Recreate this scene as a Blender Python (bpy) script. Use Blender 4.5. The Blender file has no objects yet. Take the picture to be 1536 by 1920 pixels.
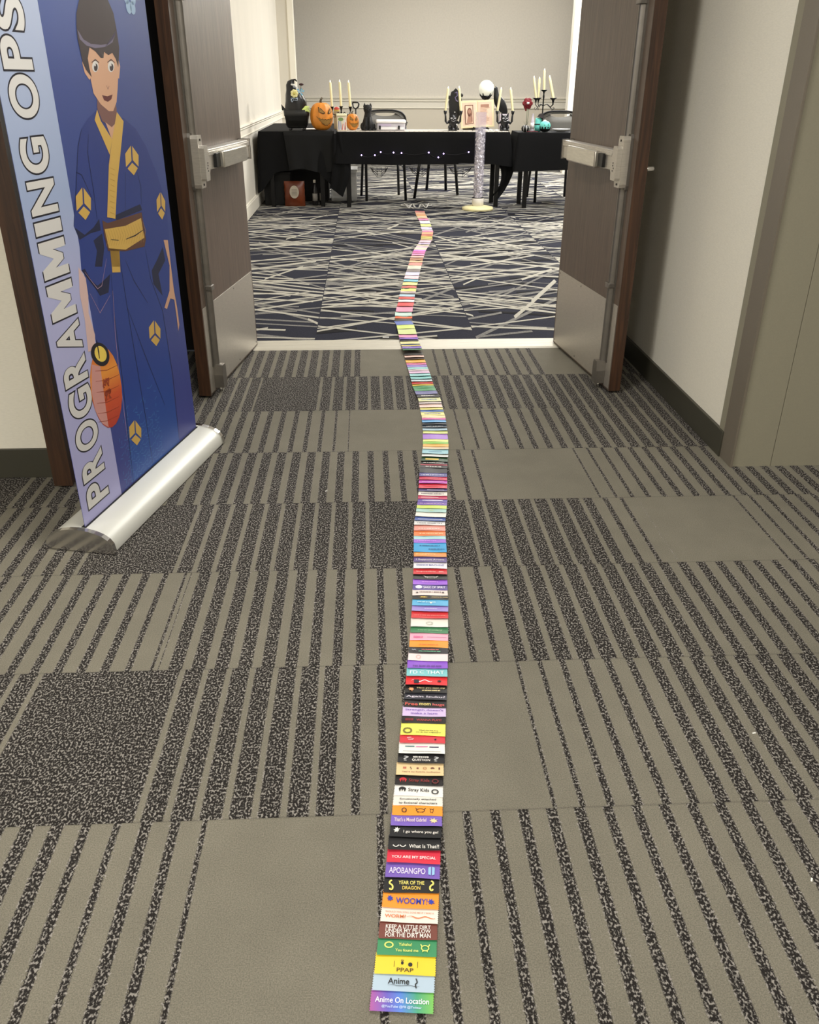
import bpy, bmesh, math, random
from mathutils import Vector, Matrix
R = random.Random(7)
COL = bpy.context.scene.collection
SC = bpy.context.scene

# ------------------------------------------------------------------ camera
FPX, CX, CY, CAMH = 1572.0, 768.0, 960.0, 1.30
def _cd(x, y): return Vector(((x-CX)/FPX, -(y-CY)/FPX, -1.0))
UP = -(_cd(753, 3999).normalized())
DEP = _cd(682, 147); DEP = (DEP-UP*DEP.dot(UP)).normalized()
RGT = DEP.cross(UP)
CROT = Matrix((RGT, DEP, UP))          # camera vector -> world vector
CAM0 = Vector((0, 0, CAMH))
cam = bpy.data.cameras.new('camera'); cam_ob = bpy.data.objects.new('camera', cam); COL.objects.link(cam_ob)
cam.sensor_fit = 'HORIZONTAL'; cam.sensor_width = 36.0; cam.lens = 36.0*FPX/1536.0
cam.clip_start = 0.02; cam.clip_end = 60
cam_ob.matrix_world = Matrix.Translation(CAM0) @ CROT.to_4x4()
SC.camera = cam_ob
def ray(x, y): return CROT @ _cd(x, y)
def gp(x, y, z=0.0):                    # point on the level z seen at that spot of the photograph
    r = ray(x, y); return CAM0 + r*((z-CAMH)/r.z)
def at(x, y, Y):                        # point at depth Y
    r = ray(x, y); return CAM0 + r*(Y/r.y)

# ------------------------------------------------------------------ world and lights
w = bpy.data.worlds.new('world'); SC.world = w; w.use_nodes = True
w.node_tree.nodes['Background'].inputs[0].default_value = (0.9, 0.92, 1.0, 1)
w.node_tree.nodes['Background'].inputs[1].default_value = 0.02
vs = SC.view_settings
vs.view_transform = 'Standard'; vs.look = 'None'; vs.gamma = 1.0; vs.use_curve_mapping = False
vs.exposure = 0.24
def area(name, loc, size, power, col=(1, .93, .82), aim=None, sy=None):
    l = bpy.data.lights.new(name, 'AREA'); l.shape = 'RECTANGLE'; l.size = size; l.size_y = sy or size
    l.energy = power; l.color = col
    o = bpy.data.objects.new(name, l); COL.objects.link(o); o.location = loc
    if aim is not None:
        o.rotation_euler = (Vector(aim)-Vector(loc)).to_track_quat('-Z', 'Y').to_euler()
    return o
# unseen ballroom lights, some added near the back wall to brighten it
for lx, ly, pw in ((0.9, 5.7, 48), (2.6, 6.6, 40), (2.2, 9.0, 95), (5.2, 7.5, 55), (1.4, 12.2, 75), (4.0, 13.4, 300), (2.4, 13.4, 45)):
    area('unseen_ballroom_light', (lx, ly, 3.5), 0.9, pw, (1, .99, .975))
# unseen hall lights, set out to brighten the walls
HC = (1, .972, .915)
area('unseen_hall_light', (-3.3, -0.2, 2.68), 0.5, 85, HC)
area('unseen_hall_light', (-0.9, -1.3, 2.68), 0.5, 55, HC)
area('unseen_hall_light', (1.9, -1.3, 2.68), 0.5, 40, HC)
area('unseen_hall_light', (-0.3, 2.2, 2.68), 0.4, 34, HC)  # added lamp, brightens the alcove wall
area('unseen_hall_light', (1.0, 0.9, 2.68), 0.4, 14, HC)  # added lamp, brightens the banner face
area('unseen_hall_light', (3.9, 0.4, 2.68), 0.5, 30, HC)

# ------------------------------------------------------------------ materials
def lin(c):
    c = c/255.0
    return c/12.92 if c <= 0.04045 else ((c+0.055)/1.055)**2.4
def rgb(c): return (lin(c[0]), lin(c[1]), lin(c[2]), 1)
MATS = {}
def mat(name, c, rough=0.6, metal=0.0, emit=0.0, alpha=None, trans=None, spec=None, noise=None, bump=None, coat=None):
    if name in MATS: return MATS[name]
    m = bpy.data.materials.new(name); m.use_nodes = True; nt = m.node_tree; b = nt.nodes['Principled BSDF']
    b.inputs['Base Color'].default_value = rgb(c); b.inputs['Roughness'].default_value = rough; b.inputs['Metallic'].default_value = metal
    if emit: b.inputs['Emission Color'].default_value = rgb(c); b.inputs['Emission Strength'].default_value = emit
    if alpha is not None: b.inputs['Alpha'].default_value = alpha
    if trans: b.inputs['Transmission Weight'].default_value = trans; b.inputs['IOR'].default_value = 1.3
    if spec is not None: b.inputs['Specular IOR Level'].default_value = spec
    if coat: b.inputs['Coat Weight'].default_value = coat
    if noise:                      # (scale, amount, (sx,sy,sz))
        tc = nt.nodes.new('ShaderNodeTexCoord'); mp = nt.nodes.new('ShaderNodeMapping'); n = nt.nodes.new('ShaderNodeTexNoise')
        mp.inputs['Scale'].default_value = noise[2] if len(noise) > 2 else (1, 1, 1)
        n.inputs['Scale'].default_value = noise[0]; n.inputs['Detail'].default_value = 4
        nt.links.new(tc.outputs['Object'], mp.inputs[0]); nt.links.new(mp.outputs[0], n.inputs['Vector'])
        mx = nt.nodes.new('ShaderNodeMix'); mx.data_type = 'RGBA'
        a = noise[1]; k = rgb(c)
        mx.inputs['A'].default_value = (k[0]*(1-a), k[1]*(1-a), k[2]*(1-a), 1)
        mx.inputs['B'].default_value = (min(1, k[0]*(1+a)), min(1, k[1]*(1+a)), min(1, k[2]*(1+a)), 1)
        mr = nt.nodes.new('ShaderNodeMapRange'); mr.inputs['From Min'].default_value = .35; mr.inputs['From Max'].default_value = .65
        nt.links.new(n.outputs['Fac'], mr.inputs['Value'])
        nt.links.new(mr.outputs[0], mx.inputs['Factor']); nt.links.new(mx.outputs['Result'], b.inputs['Base Color'])
        if bump:
            bp = nt.nodes.new('ShaderNodeBump'); bp.inputs['Strength'].default_value = bump; bp.inputs['Distance'].default_value = 0.002
            nt.links.new(n.outputs['Fac'], bp.inputs['Height']); nt.links.new(bp.outputs[0], b.inputs['Normal'])
    MATS[name] = m
    return m

def ramp_mat(name, stops, axis, lo, hi, rough=0.45):     # a printed colour gradient along an object axis
    m = bpy.data.materials.new(name); m.use_nodes = True; nt = m.node_tree; b = nt.nodes['Principled BSDF']
    tc = nt.nodes.new('ShaderNodeTexCoord'); sx = nt.nodes.new('ShaderNodeSeparateXYZ'); mr = nt.nodes.new('ShaderNodeMapRange')
    cr = nt.nodes.new('ShaderNodeValToRGB')
    nt.links.new(tc.outputs['Object'], sx.inputs[0]); nt.links.new(sx.outputs[axis], mr.inputs['Value'])
    mr.inputs['From Min'].default_value = lo; mr.inputs['From Max'].default_value = hi
    nt.links.new(mr.outputs[0], cr.inputs[0]); nt.links.new(cr.outputs[0], b.inputs['Base Color'])
    el = cr.color_ramp.elements
    el[0].position = stops[0][0]; el[0].color = rgb(stops[0][1]); el[1].position = stops[-1][0]; el[1].color = rgb(stops[-1][1])
    for p, c in stops[1:-1]:
        e = el.new(p); e.color = rgb(c)
    b.inputs['Roughness'].default_value = rough
    MATS[name] = m
    return m

def wood(name, c1, c2, rough=0.42, sc=1.0):
    m = bpy.data.materials.new(name); m.use_nodes = True; nt = m.node_tree; b = nt.nodes['Principled BSDF']
    tc = nt.nodes.new('ShaderNodeTexCoord'); mp = nt.nodes.new('ShaderNodeMapping'); mp.inputs['Scale'].default_value = (26*sc, 26*sc, 1.3)
    n = nt.nodes.new('ShaderNodeTexNoise'); n.inputs['Scale'].default_value = 3.0; n.inputs['Detail'].default_value = 7; n.inputs['Distortion'].default_value = 0.7
    cr = nt.nodes.new('ShaderNodeValToRGB'); cr.color_ramp.elements[0].position = .32; cr.color_ramp.elements[1].position = .68
    cr.color_ramp.elements[0].color = rgb(c1); cr.color_ramp.elements[1].color = rgb(c2)
    nt.links.new(tc.outputs['Object'], mp.inputs[0]); nt.links.new(mp.outputs[0], n.inputs['Vector']); nt.links.new(n.outputs['Fac'], cr.inputs[0])
    nt.links.new(cr.outputs[0], b.inputs['Base Color']); b.inputs['Roughness'].default_value = rough
    MATS[name] = m; return m

# ------------------------------------------------------------------ mesh helpers
class MB:
    def __init__(self): self.bm = bmesh.new(); self.mats = []; self.M = Matrix.Identity(4)
    def mi(self, m):
        if m not in self.mats: self.mats.append(m)
        return self.mats.index(m)
    def v(self, p): return self.bm.verts.new(self.M @ Vector(p))
    def face(self, pts, m):
        f = self.bm.faces.new([self.v(p) for p in pts]); f.material_index = self.mi(m); return f
    def grid(self, rows, m, close_u=False, close_v=False, smooth=True):
        vv = [[self.v(p) for p in r] for r in rows]; i = self.mi(m)
        nr, nc = len(vv), len(vv[0])
        for a in range(nr if close_v else nr-1):
            for b in range(nc if close_u else nc-1):
                try:
                    f = self.bm.faces.new((vv[a][b], vv[a][(b+1) % nc], vv[(a+1) % nr][(b+1) % nc], vv[(a+1) % nr][b]))
                    f.material_index = i; f.smooth = smooth
                except ValueError: pass
        return vv
    def box(self, lo, hi, m, bev=0.0):
        x0, y0, z0 = lo; x1, y1, z1 = hi
        vs = [self.v(p) for p in ((x0,y0,z0),(x1,y0,z0),(x1,y1,z0),(x0,y1,z0),(x0,y0,z1),(x1,y0,z1),(x1,y1,z1),(x0,y1,z1))]
        fs = []
        for q in ((0,3,2,1),(4,5,6,7),(0,1,5,4),(1,2,6,5),(2,3,7,6),(3,0,4,7)):
            f = self.bm.faces.new([vs[k] for k in q]); f.material_index = self.mi(m); fs.append(f)
        if bev:
            es = list({e for f in fs for e in f.edges})
            r = bmesh.ops.bevel(self.bm, geom=es, offset=bev, segments=2, affect='EDGES', profile=0.5)
            for f in r['faces']: f.smooth = True
        return self
    def lathe(self, prof, m, c=(0, 0, 0), n=20, sx=1, sy=1, lobes=0, la=0, smooth=True):
        rows = []
        for r, z in prof:
            row = []
            for k in range(n):
                a = 2*math.pi*k/n; rr = r*(1+(la*abs(math.cos(a*lobes/2)) if lobes else 0))
                row.append((c[0]+rr*sx*math.cos(a), c[1]+rr*sy*math.sin(a), c[2]+z))
            rows.append(row)
        vv = self.grid(rows, m, close_u=True, smooth=smooth)
        i = self.mi(m)
        for row, fl in ((vv[0], True), (vv[-1], False)):
            f = self.bm.faces.new(list(reversed(row)) if fl else row); f.material_index = i
        return self
    def ball(self, c, r, m, n=14, s=(1, 1, 1)):
        prof = [(max(1e-4, math.sin(math.pi*k/(n//2+1)))*r, -math.cos(math.pi*k/(n//2+1))*r*s[2]) for k in range(0, n//2+2)]
        return self.lathe(prof, m, c, n, s[0], s[1])
    def tube(self, pts, r, m, n=8, cap=True):
        pts = [Vector(p) for p in pts]; rows = []
        if not isinstance(r, (list, tuple)): r = [r]*len(pts)
        ref = None
        for k, p in enumerate(pts):
            t = (pts[min(k+1, len(pts)-1)]-pts[max(k-1, 0)]).normalized()
            if ref is None:
                ref = Vector((0, 0, 1)) if abs(t.z) < .9 else Vector((1, 0, 0))
            u = t.cross(ref).normalized(); v = u.cross(t).normalized(); ref = v
            rows.append([p+(u*math.cos(2*math.pi*j/n)+v*math.sin(2*math.pi*j/n))*r[k] for j in range(n)])
        vv = self.grid(rows, m, close_u=True); i = self.mi(m)
        if cap:
            for row in (vv[0], vv[-1]):
                try: f = self.bm.faces.new(row); f.material_index = i
                except ValueError: pass
        return self
    def prism(self, poly, m, h, axis_u=(1, 0, 0), axis_v=(0, 0, 1), axis_n=(0, 1, 0), o=(0, 0, 0)):
        U, V, N, O = Vector(axis_u), Vector(axis_v), Vector(axis_n), Vector(o)
        a = [self.v(O+U*x+V*y) for x, y in poly]; b = [self.v(O+U*x+V*y+N*h) for x, y in poly]; i = self.mi(m)
        for q in [a, b]+[[a[k], a[(k+1) % len(a)], b[(k+1) % len(a)], b[k]] for k in range(len(a))]:
            f = self.bm.faces.new(q); f.material_index = i
        return self
    def text(self, s, m, mtx, size=1.0, w=None, bold=0.0, h=None, res=3):   # lettering as flat mesh, centred, scaled to width w
        cu = bpy.data.curves.new('t', 'FONT'); cu.body = s; cu.size = 1; cu.offset = bold; cu.align_x = 'LEFT'; cu.resolution_u = res
        ob = bpy.data.objects.new('t', cu); me = bpy.data.meshes.new_from_object(ob)
        if not me.vertices: return
        xs = [q.co.x for q in me.vertices]; ys = [q.co.y for q in me.vertices]
        x0, x1, y0, y1 = min(xs), max(xs), min(ys), max(ys)
        kx = ky = size
        if w: kx = ky = w/(x1-x0)
        if h: ky = h/(y1-y0)
        i = self.mi(m); vv = [self.v(mtx @ Vector(((q.co.x-(x0+x1)/2)*kx, (q.co.y-(y0+y1)/2)*ky, 0))) for q in me.vertices]
        for p in me.polygons:
            try: f = self.bm.faces.new([vv[k] for k in p.vertices]); f.material_index = i
            except ValueError: pass
        bpy.data.meshes.remove(me); bpy.data.objects.remove(ob); bpy.data.curves.remove(cu)
    def icon(self, kind, m, mtx, w, h, seed=0):      # small printed marks: outlines in a -.5..+.5 box
        i = self.mi(m); rr = random.Random(seed)
        def F(pts): 
            try: f = self.bm.faces.new([self.v(mtx @ Vector((x*w, y*h, 0))) for x, y in pts]); f.material_index = i
            except ValueError: pass
        def stroke(pts, t):
            for k in range(len(pts)-1):
                (x0, y0), (x1, y1) = pts[k], pts[k+1]; tt = t if not isinstance(t, (list, tuple)) else t[k]
                dx, dy = (x1-x0)*w, (y1-y0)*h; L_ = math.hypot(dx, dy) or 1e-6; ux, uy = -dy/L_*tt/w, dx/L_*tt/h
                F([(x0-ux, y0-uy), (x1-ux, y1-uy), (x1+ux, y1+uy), (x0+ux, y0+uy)])
        C = lambda n, r=.5, cx=0, cy=0: [(cx+r*math.cos(2*math.pi*k/n), cy+r*math.sin(2*math.pi*k/n)) for k in range(n)]
        t = .10*min(w, h)
        if kind == 'bar': F([(-.5, -.5), (.5, -.5), (.5, .5), (-.5, .5)])
        elif kind == 'disc': F(C(12))
        elif kind == 'ring': q = C(14, .42); stroke(q+[q[0]], t)
        elif kind == 'splat': F([((.5 if k % 2 else .26)*(1+rr.uniform(-.25, .1))*math.cos(2*math.pi*k/14), (.5 if k % 2 else .26)*(1+rr.uniform(-.25, .1))*math.sin(2*math.pi*k/14)) for k in range(14)])
        elif kind == 'wave': stroke([(-.5+k/16, .32*math.sin(k*.75)) for k in range(17)], [h*.14*min(1, .25+k*.2, (17-k)*.2) for k in range(16)])
        elif kind == 'curl': stroke([(.1, .5), (-.3, .38), (-.35, .15), (.1, .05), (.35, -.15), (.25, -.42), (-.1, -.48), (-.25, -.3)], h*.07)
        elif kind == 'curl_back': stroke([(-.1, .5), (.3, .38), (.35, .15), (-.1, .05), (-.35, -.15), (-.25, -.42), (.1, -.48), (.25, -.3)], h*.07)
        elif kind == 'fruit': F(C(12, .32, 0, -.15)); stroke([(-.2, .2), (-.3, .45)], t*.6); stroke([(0, .2), (0, .5)], t*.6); stroke([(.2, .2), (.3, .45)], t*.6)
        elif kind == 'creature': q = C(14, .34); stroke(q+[q[0]], t*.6); stroke([(-.3, .2), (-.42, .5)], t*.6); stroke([(.3, .2), (.42, .5)], t*.6); stroke([(-.2, -.3), (-.2, -.5)], t*.6); stroke([(.2, -.3), (.2, -.5)], t*.6)
        elif kind == 'wings': F([(-.48, .4), (-.08, .5), (-.08, -.5), (-.48, -.4)]); F([(.48, .4), (.08, .5), (.08, -.5), (.48, -.4)])
        elif kind == 'cap': F([(.5*math.cos(math.pi*k/10), .05+.45*math.sin(math.pi*k/10)) for k in range(11)]); F([(-.5, .06), (-.2, .06), (-.32, -.45)]); F([(-.12, .06), (.12, .06), (0, -.35)]); F([(.2, .06), (.5, .06), (.32, -.45)])
        elif kind == 'lids': stroke([(-.5+.46*k/8, .3-.7*math.sin(math.pi*k/8)) for k in range(9)], t*1.5); stroke([(.04+.46*k/8, .3-.7*math.sin(math.pi*k/8)) for k in range(9)], t*1.5)
        elif kind == 'brush': stroke([(-.1, .5), (.25, .1), (-.2, -.1), (.05, -.5)], w*.13)
        elif kind == 'lines':                      # a line of print too small to read
            x = -.5
            while x < .47:
                q = rr.uniform(.018, .045)
                F([(x, -.32+rr.uniform(-.15, .05)), (x+q, -.32), (x+q, .28+rr.uniform(-.1, .2)), (x, .30)]); x += q+rr.choice((.010, .010, .012, .04))
    def build(self, name, parent=None, loc=None, **props):
        self.bm.normal_update()
        bmesh.ops.triangulate(self.bm, faces=[f for f in self.bm.faces if len(f.verts) > 3], quad_method='BEAUTY', ngon_method='EAR_CLIP')
        if not props.pop('keepn', False): bmesh.ops.recalc_face_normals(self.bm, faces=self.bm.faces)
        me = bpy.data.meshes.new(name); self.bm.to_mesh(me); self.bm.free()
        for m in self.mats: me.materials.append(m)
        o = bpy.data.objects.new(name, me); COL.objects.link(o)
        if parent is not None: o.parent = parent
        if loc is not None: o.location = loc
        for k, v in props.items(): o[k] = v
        return o

def thing(name, label, cat, loc=(0, 0, 0), rz=0.0, group=None):
    o = bpy.data.objects.new(name, None); COL.objects.link(o); o.location = loc; o.rotation_euler = (0, 0, rz)
    o.empty_display_size = 0.05; o['label'] = label; o['category'] = cat
    if group: o['group'] = group
    return o
def dup(root, loc, rz=None, label=None):
    r = root.copy(); COL.objects.link(r); r.location = loc
    if rz is not None: r.rotation_euler = (0, 0, rz)
    if label: r['label'] = label
    for ch in list(root.children):
        c = ch.copy(); COL.objects.link(c); c.parent = r
        for g in ch.children:
            d = g.copy(); COL.objects.link(d); d.parent = c
    return r
def struct_box(name, lo, hi, m, **k):
    b = MB(); b.box(lo, hi, m); return b.build(name, kind='structure', **k)

# ------------------------------------------------------------------ colours
hall_cream = mat('hall_wallcovering', (233, 228, 213), .8, noise=(60, .03, (1, 1, 6)))
olive = mat('olive_wall_panel', (138, 133, 115), .65, noise=(300, .03))
base_dark = mat('dark_rubber_base', (62, 60, 50), .45)
trim_grey = mat('grey_corner_guard', (112, 104, 92), .4, noise=(200, .03))
room_wall = mat('ballroom_side_wall', (222, 216, 202), .75, noise=(2.5, .03, (1, 1, .2)))
room_back = mat('ballroom_back_wall', (228, 221, 207), .8, noise=(40, .025, (1, 1, 1)))
white_trim = mat('white_painted_trim', (238, 232, 216), .5)
ceil_white = mat('white_ceiling', (225, 220, 208), .8)
shade_black = mat('painted_shade_black', (24, 20, 17), .9)  # near-black colour standing in for shade left of the doors
steel = mat('brushed_steel', (196, 190, 180), .42, .72, noise=(30, .07, (1, 1, 14)))
steel_dark = mat('worn_satin_steel', (132, 127, 120), .4, .8, noise=(30, .05))
chrome = mat('polished_chrome', (215, 213, 210), .2, 1.0)
alum = mat('white_satin_aluminium', (222, 222, 214), .38, .25)
black = mat('black_plastic', (14, 14, 15), .45)
blackmetal = mat('black_iron', (12, 11, 12), .4, .4)
cloth_black = mat('black_table_linen', (7, 7, 8), .9, spec=.25)
walnut = wood('walnut_veneer', (84, 69, 58), (106, 90, 77))
edgewood = wood('stained_door_edge', (46, 28, 16), (76, 48, 29), .5)
dull_dark = wood('dark_stained_wood', (40, 22, 13), (64, 38, 23), .5)
screwm = mat('screw_head', (60, 56, 52), .3, .9)

# ------------------------------------------------------------------ hall floor: carpet tiles
def hall_carpet():
    m = bpy.data.materials.new('striped_tile_carpet'); m.use_nodes = True; nt = m.node_tree; L = nt.links; N = nt.nodes.new
    b = nt.nodes['Principled BSDF']; b.inputs['Roughness'].default_value = .95; b.inputs['Specular IOR Level'].default_value = .1
    def math_(op, a, c=None, clamp=False):
        n = N('ShaderNodeMath'); n.operation = op; n.use_clamp = clamp
        for k, q in enumerate((a, c)):
            if q is None: continue
            if isinstance(q, (int, float)): n.inputs[k].default_value = q
            else: L.new(q, n.inputs[k])
        return n.outputs[0]
    tc = N('ShaderNodeTexCoord'); sx = N('ShaderNodeSeparateXYZ'); L.new(tc.outputs['Object'], sx.inputs[0])
    duty = N('ShaderNodeAttribute'); duty.attribute_name = 'duty'; ph = N('ShaderNodeAttribute'); ph.attribute_name = 'phase'
    seam = N('ShaderNodeAttribute'); seam.attribute_name = 'row'
    def noise(sc, det, scale=(1, 1, 1), w=None):
        mp = N('ShaderNodeMapping'); mp.inputs['Scale'].default_value = scale; L.new(tc.outputs['Object'], mp.inputs[0])
        n = N('ShaderNodeTexNoise'); n.inputs['Scale'].default_value = sc; n.inputs['Detail'].default_value = det; L.new(mp.outputs[0], n.inputs['Vector']); return n.outputs['Fac']
    fine = noise(230, 3, (1, .7, 1)); fine2 = noise(420, 1); big = noise(2.2, 3); mid = noise(11, 3)
    u = math_('FRACT', math_('DIVIDE', math_('SUBTRACT', sx.outputs[0], ph.outputs['Fac']), .0572))
    dist = math_('MULTIPLY', math_('ABSOLUTE', math_('SUBTRACT', u, .5)), 2.0)
    jit = math_('MULTIPLY', math_('SUBTRACT', fine, .5), .55)
    dark = math_('MULTIPLY', math_('ADD', math_('SUBTRACT', duty.outputs['Fac'], dist), jit), 14.0)
    dark = math_('ADD', dark, .5, True)
    # cut pile fleck
    fl = N('ShaderNodeMapRange'); fl.inputs['From Min'].default_value = .50; fl.inputs['From Max'].default_value = .62; L.new(fine, fl.inputs['Value'])
    cd = N('ShaderNodeMix'); cd.data_type = 'RGBA'; cd.inputs['A'].default_value = rgb((40, 37, 35)); cd.inputs['B'].default_value = rgb((146, 141, 134)); L.new(fl.outputs[0], cd.inputs['Factor'])
    fl2 = N('ShaderNodeMapRange'); fl2.inputs['From Min'].default_value = .3; fl2.inputs['From Max'].default_value = .7; L.new(fine2, fl2.inputs['Value'])
    cl = N('ShaderNodeMix'); cl.data_type = 'RGBA'; cl.inputs['A'].default_value = rgb((108, 104, 92)); cl.inputs['B'].default_value = rgb((131, 126, 113)); L.new(fl2.outputs[0], cl.inputs['Factor'])
    mx = N('ShaderNodeMix'); mx.data_type = 'RGBA'; L.new(dark, mx.inputs['Factor']); L.new(cl.outputs['Result'], mx.inputs['A']); L.new(cd.outputs['Result'], mx.inputs['B'])
    # worn, stained patches and the dark joint between tile rows
    st = N('ShaderNodeMapRange'); st.inputs['From Min'].default_value = .3; st.inputs['From Max'].default_value = .7; st.inputs['To Min'].default_value = .86; st.inputs['To Max'].default_value = 1.08; L.new(math_('ADD', math_('MULTIPLY', big, .6), math_('MULTIPLY', mid, .4)), st.inputs['Value'])
    edge = math_('MULTIPLY', math_('ABSOLUTE', math_('SUBTRACT', seam.outputs['Fac'], .5)), 2.0)
    ed = N('ShaderNodeMapRange'); ed.inputs['From Min'].default_value = .984; ed.inputs['From Max'].default_value = .996; ed.inputs['To Min'].default_value = 1; ed.inputs['To Max'].default_value = .8; L.new(edge, ed.inputs['Value'])
    vm = N('ShaderNodeVectorMath'); vm.operation = 'SCALE'; L.new(mx.outputs['Result'], vm.inputs[0]); L.new(math_('MULTIPLY', st.outputs[0], ed.outputs[0]), vm.inputs['Scale'])
    L.new(vm.outputs[0], b.inputs['Base Color'])
    bp = N('ShaderNodeBump'); bp.inputs['Strength'].default_value = .5; bp.inputs['Distance'].default_value = .003; L.new(fine, bp.inputs['Height']); L.new(bp.outputs[0], b.inputs['Normal'])
    return m
carpet = hall_carpet()
ROWY = [0.747, 1.206, 1.685, 2.147, 2.592, 3.036, 3.495, 3.965, 4.422]
# (pixel row the knots were read at, [(x, share of dark), ...], a dark stripe's centre x and y)
ROWS = [
 (1600, [(-100,.5),(69,.5),(127,.42),(177,.15),(229,.38),(283,.4),(341,.28),(397,.12),(410,0),(700,0),(702,.27),(850,.28),(925,.33),(982,.38),(1089,.42),(1200,.35),(1360,.4),(1507,.45),(1700,.5)], (875, 1530)),
 (1400, [(-100,.8),(33,.8),(34,1.2),(266,1.2),(268,.78),(630,.78),(632,.36),(715,.3),(760,.3),(834,0),(1005,0),(1006,.15),(1060,.22),(1120,.3),(1290,.38),(1310,.6),(1500,.65),(1700,.7)], (667, 1480)),
 (1140, [(-60,.35),(0,.38),(250,.42),(320,.15),(334,.15),(336,.62),(512,.62),(600,.5),(650,.42),(700,.35),(850,.3),(940,.3),(942,.74),(1250,.72),(1300,.55),(1536,.38)], (715, 1140)),
 (1000, [(-60,.4),(0,.45),(80,.5),(180,.65),(200,1.2),(350,1.2),(352,.75),(700,.8),(722,1.2),(873,1.2),(875,.8),(1130,.76),(1140,.4),(1190,.3),(1235,.15),(1245,0),(1420,0),(1425,.15),(1536,.35)], (369, 1007)),
 (890, [(-60,1.2),(60,1.2),(62,.7),(300,.66),(512,.62),(600,.55),(700,.42),(790,.34),(850,.3),(890,.25),(925,.12),(930,0),(1075,0),(1080,.1),(1180,.3),(1300,.48),(1366,.3),(1367,.5),(1536,.6)], (779, 860)),
 (805, [(300,.7),(370,.62),(512,.42),(600,.3),(655,.1),(660,0),(835,0),(840,.12),(920,.27),(1010,.42),(1100,.62),(1290,.76),(1400,.7)], (655, 800)),
 (735, [(300,.78),(485,.78),(487,1.2),(595,1.2),(597,.78),(760,.76),(850,.66),(880,.62),(900,.66),(1160,.8),(1260,.7)], (612, 735)),
 (680, [(380,.65),(440,.65),(675,.7),(677,0),(798,0),(800,.22),(900,.35),(1012,.45),(1015,0),(1100,0),(1102,.7),(1250,.7)], (672, 680))]
def build_hall_floor():
    bm = bmesh.new(); lay = bm.faces.layers.float.new('x')  # placeholder keeps layer creation order simple
    quads = []
    def row(y0, y1, knots, ph):
        for (xa, da), (xb, db) in zip(knots, knots[1:]):
            if xb-xa < 1e-5: continue
            quads.append((xa, xb, y0, y1, da, db, ph))
    for k, (py, kn, st) in enumerate(ROWS):
        pts = [(gp(x, py).x, d if d > 0 else -.3) for x, d in kn]
        c = gp(st[0], st[1]).x; ph = c-.0286
        if k == 0: pts = [(-5.0, .5)]+pts+[(6.0, .5)]
        else: pts = [(-5.0, .6)]+pts+[(6.0, .6)]
        out = []
        for p in pts:
            if out and p[0] <= out[-1][0]+1e-4: p = (out[-1][0]+.0005, p[1])
            out.append(p)
        row(ROWY[k], ROWY[k+1], out, ph)
    y = ROWY[0]; i = 0
    while y > -3.0:
        kn = [(-5.0, .2)]; x = -5.0
        while x < 6.0:
            x += .457*R.choice((1, 2)); kn.append((min(x, 6.0), R.choice((-.3, .25, .5, .75, 1.2))))
            kn.append((min(x, 6.0)+.001, R.choice((.2, .4, .7))))
        row(y-.457, y, kn, R.random()*.05); y -= .457
    bm.free()
    me = bpy.data.meshes.new('floor'); vsx = []; fs = []; duty = []; phs = []; rw = []
    for xa, xb, y0, y1, da, db, ph in quads:
        b0 = len(vsx); vsx += [(xa, y0, 0), (xb, y0, 0), (xb, y1, 0), (xa, y1, 0)]; fs.append((b0, b0+1, b0+2, b0+3))
        duty += [da, db, db, da]; phs += [ph]*4; rw += [0, 0, 1, 1]
    me.from_pydata(vsx, [], fs)
    for nm, dat in (('duty', duty), ('phase', phs), ('row', rw)):
        a = me.attributes.new(nm, 'FLOAT', 'POINT'); a.data.foreach_set('value', [float(q) for q in dat])
    me.materials.append(carpet)
    o = bpy.data.objects.new('floor', me); COL.objects.link(o); o['kind'] = 'structure'
build_hall_floor()

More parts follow.
